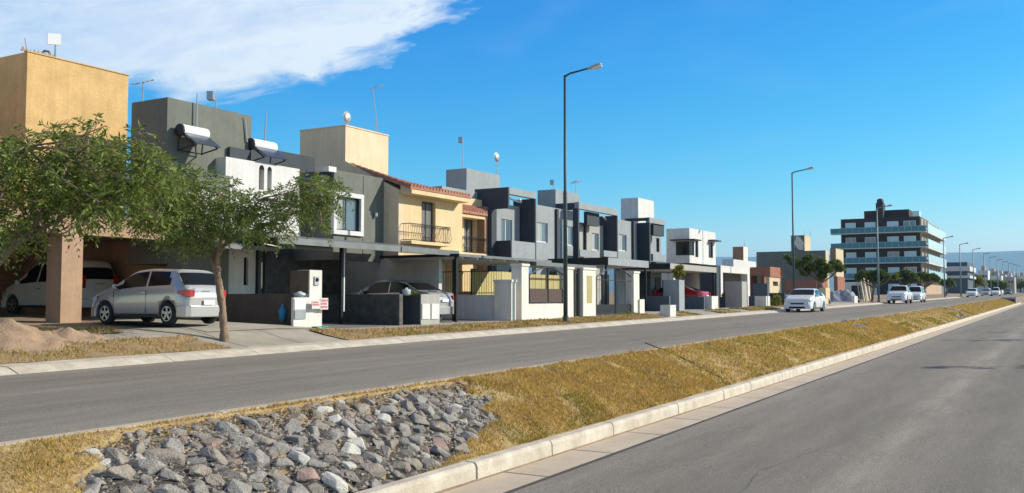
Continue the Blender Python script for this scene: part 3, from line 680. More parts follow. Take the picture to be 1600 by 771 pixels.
def iron_balcony(parent, s0, s1, L, out, z0, h):
    mb = MB(); Lf = L - out; n = max(6, int((s1 - s0) / .11))
    for zz in (z0 + .04, z0 + h): mb.tube([(s0, L, zz), (s0, Lf, zz), (s1, Lf, zz), (s1, L, zz)], .016, 5)
    for k in range(n + 1):
        s = s0 + (s1 - s0) * k / n
        mb.tube([(s, Lf, z0 + .04), (s, Lf - .07, z0 + h * .30), (s, Lf - .02, z0 + h * .6), (s, Lf, z0 + h)], .009, 4)
    for q in (.25, .5, .75):
        for s in (s0, s1): mb.tube([(s, L - out * q, z0 + .04), (s, L - out * q, z0 + h)], .009, 4)
    for k in range(n):
        s = s0 + (s1 - s0) * (k + .5) / n; mb.tube([(s - .05, Lf, z0 + h - .14), (s, Lf - .01, z0 + h - .03), (s + .05, Lf, z0 + h - .14)], .008, 4)
    r = mb.build('railing', 'iron', parent)
    return r

# ---- house 1: ochre tower and tan porch
h = thing('house', 'ochre house with tall square tower and tan porch sheltering two parked cars', 'house', (15.3, 22.5, gz(15.3, 22.5)))
mb = MB(); Lp = 22.5
sA, sB, sC = FS(95, Lp), FS(128, Lp), FS(325, Lp); zt = FZ(128, 333, Lp); zo = FZ(128, 367, Lp)
mb.box(sA, sB, Lp, Lp + .62, gz(sA, 23) - .3, zo); mb.box(sC - .30, sC, Lp, Lp + .5, gz(sC, 23) - .3, zo)
mb.box(6.0, sC, Lp, Lp + .32, zo, zt); mb.box(sA, sA + .32, Lp + .32, 31.5, zo - .02, zt - .01); mb.box(6, 6.4, Lp, Lp + .6, 1, zo)
mb.box(6.0, sC, Lp + .32, 31.6, zo + .18, zt - .04)
mb.build('porch', 'tan_plaster', h)
mb = MB(); hole_wall(mb, 4, 20.25, .8, zo + .2, 31.6, 31.9, [(14.2, 15.0, 1.2, 3.4)]); mb.box(sC, sC + .25, Lp + .5, 31.6, .8, zt - .02)
mb.build('wall', 'tan_plaster', h)
MB().box(14.2, 15.0, 31.7, 31.75, 1.2, 3.4).build('door', 'iron', h)
Lt = 26.0; s0, z1 = F(43, 81, Lt); s1 = FS(193, Lt)
mb = MB(); mb.box(s0, s1, Lt, Lt + 6, zt - .3, z1); mb.box(2, s0, Lt + .4, Lt + 6, zt - .3, FZ(20, 236, Lt))
mb.box(2, s0 - .002, Lt + 6.1, Lt + 6.3, 4, z1 - .4)
tw = mb.build('tower', 'ochre_plaster', h)
MB().box(s0 - .03, s1 + .03, Lt - .03, Lt + .12, z1, z1 + .035).build('coping', 'ochre_plaster', h)
mb = MB(); zr = FZ(20, 236, Lt - .5)
for k in range(30):
    a = 3 + k * .42
    if a > s0 - .3: break
    mb.tube([(a, Lt - 1.1, zr - .05), (a, Lt + 1.5, zr + .95)], .16, 8)
mb.build('tiled_eave', 'tile', h)
antenna('panel', 86, 62, 92, Lt + .3, 'small white square antenna on the ochre tower')
mb = MB(); s_, z_ = F(48, 80, Lt + .1)
for k in range(9): mb.add(*[[(s_ - .3 + .12 * k, Lt + .1, z1 + .03), (s_ - .2 + .12 * k, Lt + .05, z1 + .03), (s_ - .22 + .12 * k, Lt + .25, z1 + .05), (s_ - .24 + .12 * k, Lt + .12, z1 + .1 + .1 * rnd.random())], [(0, 1, 3), (1, 2, 3), (2, 0, 3)]])
mb.tube([(s_ - .1, Lt + .12, z1), (s_ - .16, Lt + .15, z1 + .42)], .012, 5)
top('rubble_heap', mb, 'tan_plaster', 'crumbled plaster and a bare rod on the near corner of the ochre tower', 'rubble')
mb = MB(); s_, z_ = F(66, 84, Lt + .4); mb.tube([(s_, Lt + .4, z1), (s_, Lt + .4, z1 + .18), (s_ + .08, Lt + .4, z1 + .26), (s_ + .2, Lt + .4, z1 + .27), (s_ + .26, Lt + .4, z1 + .18)], .035, 8)
top('vent_pipe', mb, 'dark_metal', 'dark hooked vent pipe on top of the ochre tower', 'vent pipe', smooth=True)

# ---- house 2: grey tower, white front with two arched slits
h = thing('house', 'white house with arched slit windows before a grey square tower', 'house', (20.9, 22.5, gz(21, 22.5)))
Lt = 22.95; s0, z1 = F(262, 152, Lt); s1 = FS(389, Lt); La = S(206, 159, s0)[0]
mb = MB().box(s0, s1, Lt, La, 3.0, z1); mb.box(s0 + .1, FS(353, 22.4), 22.3, Lt, 2, FZ(262, 262, 22.4)); mb.build('tower', 'grey_plaster', h)
Lw = 22.5; s0w, zw = F(353, 245, Lw); s1w = FS(466, Lw)
hs_ = [fh(402, 410, 264, 296, Lw), fh(415, 422, 266, 297, Lw), fh(383, 390, 263, 294, Lw)][:2]
big = fh(444, 464, 304, 323, Lw)
mb = MB(); hole_wall(mb, s0w, s1w, FZ(400, 372, Lw), zw - .0, Lw, Lw + .3, hs_ + [big]); mb.box(FS(285, 22.25), s0w, 22.25, 22.3, FZ(400, 372, Lw), FZ(330, 300, Lw))
mb.box(s1w - .25, s1w, Lw + .3, Lw + 2.2, FZ(400, 372, Lw), zw - .004); mb.box(s0w, s0w + .25, Lw + .3, Lw + 2.5, FZ(400, 372, Lw), zw - .004)
mb.build('upper_wall', 'white', h)
for q in hs_:
    g = MB().box(q[0], q[1], Lw + .2, Lw + .24, q[2], q[3]).build('slit_window', 'glass_dark', h)
    a = MB(); r = (q[1] - q[0]) / 2; a.prism([(q[0] + r + r * math.cos(t), q[3] + r * 1.3 * math.sin(t)) for t in [math.pi * k / 8 for k in range(9)]], Lw - .004, Lw + .02, 'y'); b = a.build('arch_head', 'glass_dark', h)
window(h, *big, Lw, frame='dark_metal', pane='glass_dark', curtain=True)
MB().box(FS(356, 22.8), FS(389, 22.8), Lw + .31, Lw + .42, zw - .8, FZ(357, 229, 22.8)).build('roof_parapet', 'dark_paint', h)
MB().box(FS(385, 25), FS(489, 25), 25, 25.3, zw - .8, FZ(389, 227, 25)).build('rear_parapet', 'dark_paint', h)
# recess between the white front and the grey box
zc = FZ(400, 372, Lw); sR0, sR1 = s1w, FS(516, 22.5)
mb = MB(); dr = fh(492, 507, 292, 357, 24.2); hole_wall(mb, sR0 - .2, sR1 + .3, zc - .1, FZ(466, 272, Lw) - .1, 24.2, 24.45, [dr]); mb.build('recess_wall', 'white', h)
window(h, *dr, 24.2, frame='dark_metal', pane='glass_sky', name='balcony_door')
# ground floor
mb = MB(); q = fh(381, 388, 402, 446, Lw); a0, a1 = FS(328, Lw), FS(400, Lw); hole_wall(mb, a0, a1, gz(21, 22) - .2, zc + .1, Lw + .02, Lw + .25, [q]); mb.build('ground_wall', 'white', h)
MB().box(q[0], q[1], Lw + .12, Lw + .16, q[2], q[3]).build('slit_window', 'glass_dark', h)
Lb = 25.0
MB().box(a1 - .2, FS(532, Lb), Lb, Lb + .2, 1, zc - .1).build('stone_cladding', 'stone_clad', h)
mb = MB(); mb.box(a1 + .002, a1 + .2, Lw + .25, Lb, 1, zc); mb.build('side_pier', 'dark_paint', h)
d0 = fh(533, 545, 405, 470, Lb); MB().box(d0[0], d0[1], Lb + .02, Lb + .08, 1.2, 3.5).build('front_door', 'black_plastic', h)
MB().box(d0[1], 29.4, Lb, Lb + .2, 1, zc - .1).build('garage_wall', 'white', h)
solar(FS(275, 22.72), 22.72, FZ(275, 235, 22.72), 1.02, 'left solar water heater with white tank in front of the grey tower')
solar(FS(387, 22.9), 22.9, FZ(387, 254, 22.9), 1.08, 'right solar water heater with white tank above the white parapet')
antenna('yagi', 223, 130, 157, La - .5, 'small bladed antenna on the left back edge of the grey tower')
antenna('rod', 307, 147, 196, 22.85, 'thin rod antenna rising behind the left solar heater')
antenna('grid', 337, 152, 171, Lt + .4, 'box shaped antenna on a mast on the grey tower')
antenna('rod', 386, 184, 220, 22.9, 'short leaning rod at the right end of the grey tower', lean=-.12)
antenna('rod', 413, 171, 222, 23.5, 'thin rod antenna beside the right solar heater', lean=.1)

# ---- house 3: grey box with framed window, long metal carport
h = thing('house', 'narrow grey house with a white framed window above the long metal carport', 'house', (27, 22.8, gz(27, 22.8)))
Lg = 23.05; g0, g1 = FS(520, Lg), FS(600, Lg); zg = FZ(520, 265, Lg)
win = fh(522, 560, 306, 359, Lg)
mb = MB(); hole_wall(mb, g0, g1, 3.4, zg, Lg, Lg + .3, [win]); mb.box(g0, g0 + .25, Lg + .3, Lg + 2.4, 3.4, zg - .004); mb.build('wall', 'grey_plaster', h)
MB().box(FS(566, Lg), g1, Lg - .02, Lg - .003, 3.4, zg - .05).build('joint_panel', 'grey_plaster', h)
mb = MB(); a, b, c, d = win; e = .17
for bb in ((a - e, b + e, d, d + e), (a - e, b + e, c - e, c), (a - e, a, c, d), (b, b + e, c, d)): mb.box(bb[0], bb[1], Lg - .10, Lg + .05, bb[2], bb[3])
mb.build('window_surround', 'white', h, bevel=.01)
window(h, a, b, c, d, Lg, frame='dark_metal', pane='glass_sky', curtain=True, mull=1)
mb = MB(); s_ = FS(490, Lg); n = 14
mb.prism([(s_ + (g0 + .35 - s_) * k / n, zg - .05 - .42 * (1 - math.sin(math.pi / 2 * k / n))) for k in range(n + 1)] + [(g0 + .35, zg - 1.0), (s_, zg - 1.0)], Lg + .15, Lg + 2.3, 'y'); mb.build('curved_roof', 'dark_paint', h)
MB().box(FS(510, Lg), FS(522, Lg), Lg - .05, Lg + .6, zg - .1, zg + .09).build('chimney_cap', 'white_stain', h)
lamp_ = MB().lathe([(.05, 0), (.07, .05), (.07, .16), (.04, .2)], (FS(583, Lg), Lg - .1, FZ(583, 340, Lg)), 'z', 10); lamp_.build('wall_lamp', 'galv', h)
# metal carport shared by houses 2 and 3
Lc = 19.3
c = thing('carport', 'long low grey metal carport over the silver sedan', 'carport', (25, Lc, gz(25, Lc)))
c0, z0 = F(433, 371, Lc); c1 = FS(716, Lc); zc1 = z0; zc0 = zc1 - .17
mb = MB()
mb.prism([(Lc, zc1), (Lc, zc1 - .04), (22.45, zc1 + .34), (22.45, zc1 + .38)], c0, c1 - .0, 'x'); mb.build('roof_sheet', 'metal_roof', c)
mb = MB(); mb.box(c0, FS(624, Lc), Lc - .04, Lc, zc0, zc1 + .02); mb.box(FS(626, Lc), c1, Lc - .04, Lc, zc0, zc1 + .02); mb.build('fascia', 'metal_roof', c)
mb = MB(); s_ = c0 + .3
while s_ < c1 - .2: mb.prism([(Lc + .05, zc1 - .06), (Lc + .05, zc1 - .16), (22.4, zc1 + .20), (22.4, zc1 + .3)], s_, s_ + .06, 'x'); s_ += .95
mb.build('rafters', 'dark_metal', c)
# lower awning sheets to the left, at the same house fronts
mb = MB(); b0, b1 = FS(372, 20.3), FS(436, 20.3)
zz = FZ(436, 387, 20.3); mb.prism([(20.3, zz), (20.3, zz - .12), (22.45, zz + .32), (22.45, zz + .42)], b0 - .5, b1, 'x')
b2 = FS(520, 19.9); zz = FZ(436, 382, 19.9); mb.prism([(19.9, zz), (19.9, zz - .10), (22.45, zz + .35), (22.45, zz + .45)], b1 + .02, b2, 'x')
mb.build('awning_sheet', 'metal_roof', c)
for x, L, r in ((533, 20.6, .05), (403, 21.5, .06), (414, 22.2, .06)):
    s_ = FS(x, L); MB().box(s_ - r, s_ + r, L - r, L + r, gz(s_, L) - .1, zc1 - .02).build('post', 'dark_metal', c)
s_ = FS(534.5, 20.6); MB().box(s_ + .002, s_ + .05, 20.53, 20.545, gz(s_, 20.6) + .4, zc1 - .1).build('downpipe', 'alu_white', c)
s_ = c1 - .10; MB().box(s_, s_ + .09, Lc + .1, Lc + .2, gz(s_, Lc) - .1, zc0).build('post', 'dark_metal', c)
# party wall under the carport
mb = MB().box(29.3, 29.5, 20.3, 25.0, 1.1, zc1 - .2); top('boundary_wall', mb, 'white', 'tall shaded white wall beside the silver sedan under the carport', 'wall')

# ---- house 4: cream house with tower and tiled eaves
h = thing('house', 'cream house with square tower, red tiled eaves and two iron balconies', 'house', (29.9, 22.5, gz(30, 22.5)))
Lf = 22.3; f0 = FS(622, Lf); Lt = S(540, 197, f0)[0]; zt = FZ(540, 197, Lt); t1 = FS(605, Lt); Lbk = S(469, 205, f0)[0]
f1 = FS(722, Lf); ze = FZ(622, 296, Lf)
mb = MB(); mb.box(f0, t1, Lt, Lbk, FZ(605, 268, Lt) + .1, zt); mb.box(f0 + .31, t1 - .003, Lt + .003, Lbk, 5.0, FZ(605, 268, Lt) + .1); mb.box(f0 - .02, t1 + .02, Lt - .03, Lbk + .02, zt, zt + .05); mb.build('tower', 'beige_side', h)
zT = FZ(605, 268, Lt)
dA = fh(658, 680, 314, 378, Lf)
zfl = FZ(622, 378, Lf)
mb = MB(); hole_wall(mb, f0 + .3, f1, 1.0, ze - .02, Lf, Lf + .25, [dA, fh(676, 700, 400, 470, Lf)])
mb.build('front_wall', 'cream', h)
mb = MB(); mb.prism([(Lf, 1.0), (Lf, ze - .02), (Lt, zT + .1), (Lbk + 1, zT + .1), (Lbk + 1, 1.0)], f0, f0 + .3, 'x'); mb.build('side_wall', 'beige_side', h)
Lr = 23.1; f2 = FS(757, Lr); zr = FZ(735, 310, Lr)
dB = fh(725, 742, 338, 396, Lr)
mb = MB(); hole_wall(mb, f1, f2, 1.0, zr, Lr, Lr + .25, [dB, fh(735, 752, 420, 470, Lr)]); mb.box(f1 - .25, f1, Lf + .25, Lr + .3, 1.0, ze - .02)
mb.build('set_back_wall', 'cream', h)
Lx = 22.7; p0, p1 = FS(757, Lx), FS(775, Lx); zp = FZ(757, 323, Lx)
MB().box(p0, p1, Lx, Lx + .5, 1.0, zp).build('side_pier', 'brown_plaster', h)
# tiled roofs: half-round tiles running down the slope
def tiled(parent, s0, s1, L0, z0, L1, z1, zr=None):
    zr = z1 if zr is None else zr; zfull = z1
    mb = MB(); n = max(4, int((s1 - s0) / .21)); dL = (L1 - L0); st = max(3, int(math.hypot(dL, z1 - z0) / .32))
    v = [(s, L, z) for s, zz in ((s0, z1), (s1, zr)) for L, z in ((L0, z0 - .02), (L1, zz - .02), (L1, zz - .12), (L0, z0 - .12))]
    mb.add(v, [(0, 3, 2, 1), (4, 5, 6, 7), (0, 1, 5, 4), (1, 2, 6, 5), (2, 3, 7, 6), (3, 0, 4, 7)])
    for k in range(n):
        a = s0 + (s1 - s0) * (k + .5) / n; z1 = zfull + (zr - zfull) * (k + .5) / n
        for j in range(st):
            t0, t1_ = j / st, (j + 1.12) / st
            mb.tube([(a, L0 + dL * t0, z0 + (z1 - z0) * t0 + .012), (a, L0 + dL * t1_, z0 + (z1 - z0) * t1_ - .012)], [.088, .070], 8)
    return mb.build('tiled_roof', 'tile', parent)
Le = Lf - .55; zE = FZ(644, 291, Le)
tiled(h, f0 + .02, FS(736, Le), Le, zE, Lt - .05, zT + .02, zE + .22)
mb = MB(); mb.prism([(Le, zE - .10), (Lf - .002, zE - .02 + .1), (Lf - .002, zE - .30), (Le, zE - .28)], f0 + .1, FS(733, Le), 'x'); mb.build('eave', 'cream', h)
MB().box(t1, f1, Lt + .2, Lbk, 5, zT - .3).build('rear_wall', 'cream', h)
Le2 = Lr - .7; zE2 = FZ(722, 328, Le2); tiled(h, FS(720, Le2), FS(762, Le2), Le2, zE2, Lr, zE2 + .32)
MB().box(FS(722, Le2), FS(760, Le2), Le2 + .08, Lr, zE2 - .28, zE2 - .13).build('eave', 'cream', h)
MB().box(f1, f2 + .1, Lr + .26, Lr + 2, zr, FZ(740, 300, Lr + .3)).build('parapet', 'grey_wall', h)
for d_, L_ in ((dA, Lf), (dB, Lr)):
    w_ = window(h, *d_, L_, frame='dark_metal', pane='shutter', name='balcony_door', inset=.2)
bA = (FS(641, Lf - .45), FS(703, Lf - .45)); iron_balcony(h, bA[0], bA[1], Lf, .45, FZ(641, 376, Lf - .45), FZ(641, 349, Lf - .45) - FZ(641, 376, Lf - .45))
bB = (FS(716, Lr - .45), FS(759, Lr - .45)); iron_balcony(h, bB[0], bB[1], Lr, .45, FZ(716, 394, Lr - .45), FZ(716, 369, Lr - .45) - FZ(716, 394, Lr - .45))
mb = MB(); mb.box(bA[0], bA[1], Lf - .5, Lf, FZ(641, 380, Lf - .45) - .02, FZ(641, 376, Lf - .45)); mb.build('balcony_floor', 'cream', h); mb = MB(); mb.box(bB[0], bB[1], Lr - .5, Lr, FZ(716, 398, Lr - .45), FZ(716, 394, Lr - .45)); mb.build('balcony_floor', 'cream', h)
MB().box(FS(706, 21.9), FS(752, 21.9), 21.9, Lr, FZ(715, 408, 21.9), FZ(715, 399, 21.9)).build('porch_slab', 'warm_white', h)
MB().box(FS(735, Lr), FS(752, Lr), Lr + .15, Lr + .2, 1.2, FZ(735, 420, Lr)).build('front_door', 'rust_iron', h)
MB().box(FS(676, Lf), FS(700, Lf), Lf + .15, Lf + .2, 1.2, FZ(680, 400, Lf)).build('side_door', 'alu_white', h)
antenna('dish', 542, 184, 200, Lt + .2, 'small round white dish on the corner of the cream tower')
antenna('yagi', 590, 137, 208, Lt + .5, 'tall leaning antenna mast on the right of the cream tower', lean=-.38)

# ---- row of grey modern houses: four units with framed projecting bays
row = {}
def unit(label, x_s):
    s_ = FS(x_s, 22.5); return thing('house', label, 'house', (s_, 22.5, gz(s_, 22.5)))
Lf = 22.5; Lq = 21.7
hA = unit('grey row house with open framed bay next to the cream house', 790)
hB = unit('flat fronted grey row house with the middle grey roof tower', 850)
hC = unit('grey row house with framed bay and pale wall strip, third grey house from left', 925)
hD = unit('last grey row house with the white roof tower and dark framed bay', 1015)
def zt_(x, y, L=Lf): return FZ(x, y, L)
# unit A
Lt = 24.0; s0, z1 = F(729, 263, Lt); MB().box(s0, FS(781, Lt), Lt, S(697, 266, s0)[0], 4, z1).build('tower', 'grey_wall', hA)
s_ = FS(776, Lf)
wA = fh(783, 800, 342, 397, Lf)
mb = MB(); hole_wall(mb, s_, FS(812, Lf), 1, zt_(780, 318), Lf, Lf + .25, [wA]); mb.build('wall', 'grey_wall', hA)
window(hA, *wA, Lf, frame='alu_white', pane='glass_sky', name='balcony_door')
mb = MB(); a0 = FS(796, Lq); MB().box(FS(750, 23.3), s_ + .02, 23.0, 24.0, 3, FZ(755, 302, 23.2)).build('dark_parapet', 'dark_paint', hA)
zb_t = FZ(796, 293, Lq); zb_b = FZ(796, 326, Lq); ar = FS(838, Lq)
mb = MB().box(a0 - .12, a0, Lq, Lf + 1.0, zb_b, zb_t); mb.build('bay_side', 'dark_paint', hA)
mb = MB(); mb.box(a0, ar, Lq, Lq + .25, zb_t - .30, zb_t); mb.build('bay_beam', 'grey_wall', hA)
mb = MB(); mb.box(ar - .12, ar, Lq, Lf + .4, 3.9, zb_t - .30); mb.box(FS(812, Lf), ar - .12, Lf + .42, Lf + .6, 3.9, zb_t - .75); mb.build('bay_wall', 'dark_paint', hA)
mb = MB(); mb.tube([(FS(812, Lf), Lf, zb_t - .3), (FS(812, Lf) + .5, Lf - .3, zb_t - .75)], .05, 6); mb.tube([(a0 + .1, Lq + .2, zb_t - .45), (ar, Lf, zb_t - .45)], .05, 5); mb.build('brace', 'alu_white', hA)
mb = MB(); b0 = FS(800, Lq); mb.box(b0, ar - .12, Lq, Lq + .15, FZ(800, 405, Lq), FZ(800, 376, Lq)); mb.build('balcony_front', 'grey_wall', hA)
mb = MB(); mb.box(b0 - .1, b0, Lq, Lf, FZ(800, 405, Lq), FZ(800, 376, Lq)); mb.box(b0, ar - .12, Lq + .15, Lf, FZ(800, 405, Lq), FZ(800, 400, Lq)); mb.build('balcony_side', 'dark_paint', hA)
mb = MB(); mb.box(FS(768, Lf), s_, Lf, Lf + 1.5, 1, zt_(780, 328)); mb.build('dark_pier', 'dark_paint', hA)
antenna('grid', 723, 220, 264, Lt + .3, 'tall mast with small receiver on the leftmost grey roof tower')
antenna('dish', 776, 246, 272, Lt + .5, 'round dish on a mast at the right end of the leftmost grey tower')
# unit B
Lt = 23.2; s0, z1 = F(868, 296, Lt); MB().box(s0, FS(906, Lt), Lt, S(840, 299, s0)[0], 4, z1).build('tower', 'grey_wall', hB)
w1, w2 = fh(838.5, 856, 347, 378, Lf), fh(882, 896, 353, 383, Lf); e0, e1 = FS(838, Lf), FS(903, Lf)
mb = MB(); hole_wall(mb, e0, e1, 1, zt_(838, 320), Lf, Lf + .25, [w1, w2]); mb.build('wall', 'grey_wall', hB)
for q in (w1, w2): window(hB, *q, Lf, frame='alu_white', pane='glass_sky', curtain=True)
mb = MB(); p0 = FS(867.5, Lf); mb.box(p0, p0 + .22, Lf - .12, Lf - .002, 3.6, zt_(868, 327)); mb.build('dark_pilaster', 'dark_paint', hB)
antenna('grid', 865, 286, 300, Lt + .3, 'tiny receiver on the middle grey roof tower')
antenna('yagi', 900, 285, 303, Lt + .6, 'small paired receivers at the right end of the middle grey tower')
# unit C
c0 = FS(905, Lq); cr = FS(966, Lq); z_t = FZ(905, 316, Lq)
mb = MB(); mb.box(c0, cr, Lq, Lq + .25, z_t - .34, z_t); mb.build('bay_beam', 'grey_wall', hC)
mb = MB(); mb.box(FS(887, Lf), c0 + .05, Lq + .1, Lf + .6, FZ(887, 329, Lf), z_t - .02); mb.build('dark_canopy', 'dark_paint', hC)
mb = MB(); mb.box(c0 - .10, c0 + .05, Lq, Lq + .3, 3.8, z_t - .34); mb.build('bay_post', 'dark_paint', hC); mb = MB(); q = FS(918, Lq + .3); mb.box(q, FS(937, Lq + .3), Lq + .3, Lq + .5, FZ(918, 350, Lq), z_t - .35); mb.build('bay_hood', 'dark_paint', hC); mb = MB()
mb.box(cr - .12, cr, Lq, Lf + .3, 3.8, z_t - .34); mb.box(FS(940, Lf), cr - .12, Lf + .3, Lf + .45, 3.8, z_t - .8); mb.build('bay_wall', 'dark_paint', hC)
q = FS(903, Lf); wq = fh(925, 936, 364, 391, Lf); mb = MB(); hole_wall(mb, q, FS(943, Lf), 1, z_t - .9, Lf, Lf + .2, [wq, fh(911, 917, 350, 391, Lf)]); mb.build('wall', 'pale_grey', hC)
window(hC, *wq, Lf, frame='alu_white', pane='glass_sky', curtain=True); window(hC, *fh(911, 917, 350, 391, Lf), Lf, frame='dark_metal', pane='glass_dark', mull=0)
mb = MB(); q = FS(944, Lq); mb.box(FS(912, Lq), FS(938, Lq), Lq + .2, Lq + .35, FZ(912, 401, Lq), FZ(912, 390, Lq)); mb.box(q, cr - .12, Lq, Lq + .15, FZ(944, 401, Lq), FZ(944, 391.5, Lq)); mb.build('balcony_front', 'grey_wall', hC)
mb = MB(); mb.tube([(FS(942, Lf), Lf, z_t - .35), (FS(942, Lf) + .5, Lf - .3, z_t - .8)], .05, 5); mb.build('brace', 'alu_white', hC)
e0, e1 = cr, FS(1013, Lf); w1, w2 = fh(969, 979.5, 387 - 19, 388 + 6, Lf), fh(998, 1008.5, 370, 396, Lf)
w1 = fh(968, 980, 366, 392, Lf)
mb = MB(); hole_wall(mb, FS(966, Lf), e1, 1, zt_(966, 343), Lf + .02, Lf + .25, [w1, w2]); mb.build('right_wall', 'grey_wall', hC)
for q in (w1, w2): window(hC, *q, Lf + .02, frame='alu_white', pane='glass_sky', curtain=True)
p0 = FS(988, Lf); MB().box(p0, p0 + .25, Lf - .12, Lf + .018, 3.6, zt_(988, 346)).build('dark_pilaster', 'dark_paint', hC)
# unit D
Lt = 23.4; s0, z1 = F(997, 309, Lt); MB().box(s0, FS(1023, Lt), Lt, S(970, 311, s0)[0], 4, z1).build('tower', 'white', hD)
d0 = FS(1016, Lq); dr = FS(1041, Lq); z_t = FZ(1016, 340, Lq)
MB().box(d0, dr, Lq, Lq + .25, z_t - .32, z_t).build('bay_beam', 'grey_wall', hD)
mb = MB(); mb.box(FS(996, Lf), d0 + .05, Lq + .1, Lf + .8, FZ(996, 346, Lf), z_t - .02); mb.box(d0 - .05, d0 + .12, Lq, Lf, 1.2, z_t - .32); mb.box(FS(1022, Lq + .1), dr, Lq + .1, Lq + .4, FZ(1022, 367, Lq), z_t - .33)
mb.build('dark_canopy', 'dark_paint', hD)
mb = MB(); hole_wall(mb, FS(1013, Lf), FS(1034, Lf), 1, z_t - .6, Lf, Lf + .2, [fh(1026, 1031, 372, 394, Lf)]); mb.build('wall', 'grey_wall', hD)
window(hD, *fh(1026, 1031, 372, 394, Lf), Lf, frame='dark_metal', pane='glass_dark', mull=0)
MB().box(FS(1021, Lq), FS(1041, Lq), Lq, Lq + .15, FZ(1021, 408, Lq), FZ(1021, 397, Lq)).build('balcony_front', 'grey_wall', hD)
# ground floors of the row: shaded walls and thin columns
for hh, xa, xb in ((hA, 776, 838), (hB, 838, 903), (hC, 903, 1013), (hD, 1013, 1046)):
    mb = MB(); a, b = FS(xa, Lf), FS(xb, Lf); dd = (a + (b - a) * .3, a + (b - a) * .3 + .9, 1, 3.4)
    mb.box(a + .3, b, Lf - .25, Lf - .01, FZ(xa, 418, Lf) + .2, FZ(xa, 409, Lf)); mb.build('ground_beam', 'dark_paint', hh)
    MB().box(dd[0], dd[1], Lf - .06, Lf - .005, 1.3, 3.35).build('front_door', 'dark_metal', hh)
    MB().box(a + (b - a) * .65, a + (b - a) * .65 + 1.1, Lf - .05, Lf - .004, 2.1, 3.2).build('ground_window', 'glass_dark', hh)
# carports of the row
def carport(label, x0, x1, y0, L, depth, thick, mat_f, side_mat, posts, slope=0.0):
    s0, z1 = F(x0, y0, L); s1 = FS(x1, L); c = thing('carport', label, 'carport', (s0, L, gz(s0, L)))
    MB().box(s0, s1, L, L + .06, z1 - thick, z1).build('fascia', mat_f, c)
    mb = MB(); mb.box(s0 + .03, s1, L + .06, L + depth, z1 - thick * .75, z1 - .01); mb.build('roof', side_mat, c)
    MB().box(s0 - .02, s0 + .028, L, L + depth, z1 - thick, z1).build('side_fascia', side_mat, c)
    mb = MB(); s_ = s0 + .4
    while s_ < s1 - .2: mb.box(s_, s_ + .05, L + .1, L + depth - .1, z1 - thick * .75 - .1, z1 - thick * .75 - .002); s_ += 1.0
    mb.build('rafters', 'alu_white', c)
    for t in posts: s_ = s0 + (s1 - s0) * t; MB().box(s_ - .05, s_ + .05, L + .1, L + .2, gz(s_, L) - .1, z1 - thick).build('post', 'dark_metal', c)
    return c
carport('thin sloping dark roofed carport behind the yellowish gates', 717, 862, 396.5, 18.9, 3.6, .10, 'metal_roof', 'dark_metal', (.005,))
carport('pale edged small carport left of the black carport', 838, 932, 409, 18.7, 1.0, .16, 'metal_roof', 'metal_roof', (.98,))
carport('black carport with lit fascia in front of the middle grey houses', 950, 1014, 402.5, 19.2, 3.4, .36, 'grey_wall', 'dark_metal', (.02, .98))
carport('dark carport over the red car', 1047, 1120, 411.5, 19.2, 3.4, .34, 'pale_grey', 'dark_metal', (.98,))

# ---- white cubic house
h = thing('house', 'white cubic two storey house with a dark corner window', 'house', (FS(1077, 22), 22, gz(60, 22)))
Lw = 21.6; s0, z1 = F(1077, 356.5, Lw); s1 = FS(1119, Lw); Lk = S(1041, 360, s0)[0]; zb = FZ(1077, 411, Lw)
wc = fh(1077, 1085.5, 377, 399, Lw); wc = (s0, wc[1], wc[2], wc[3]); w3, w4 = fh(1087, 1092, 376, 402, Lw), fh(1108, 1115, 378, 403, Lw)
Lw2 = S(1056, 388, s0)[0]
mb = MB(); hole_wall(mb, s0, s1, zb, z1, Lw, Lw + .25, [wc, w3, w4]); hole_wall(mb, Lw + .25, Lk, zb, z1, s0, s0 + .25, [(Lw + .25, Lw2, wc[2], wc[3])], axis='y')
mb.box(s1 - .25, s1, Lw + .25, Lk, zb, z1 - .002); mb.box(s0 + .25, s1 - .25, Lk - .25, Lk, zb, z1 - .002); mb.box(s0 + .26, s1 - .26, Lw + .26, Lk - .26, z1 - .3, z1 - .2)
mb.build('upper_storey', 'white', h)
window(h, s0 + .02, wc[1], wc[2], wc[3], Lw, mull=1, inset=.1); window(h, Lw + .02, Lw2, wc[2], wc[3], s0, axis='y', mull=1, inset=.1, pane='glass_dark')
for q in (w3, w4): window(h, *q, Lw, mull=0)
mb = MB(); mb.box(s0 - .35, w3[0], Lw - .45, Lw - .002, wc[3] + .05, wc[3] + .13); mb.box(s0 - .35, s0 - .002, Lw - .002, Lw2 + .3, wc[3] + .05, wc[3] + .13); mb.build('sunshade', 'dark_metal', h); MB().box(w4[0] - .1, w4[1] + .5, Lw - .45, Lw - .002, w4[3] + .05, w4[3] + .13).build('sunshade', 'dark_metal', h)
mb = MB(); mb.box(s0 + .2, s1, Lk - .4, Lk, 1.2, zb); mb.box(s0 + .02, s0 + .2, 24, Lk, 1.2, zb); mb.box(FS(1100, 21.2), FS(1122, 21.2), 21.2, 21.4, 1.2, FZ(1100, 425, 21.2)); mb.build('ground_wall', 'white', h)
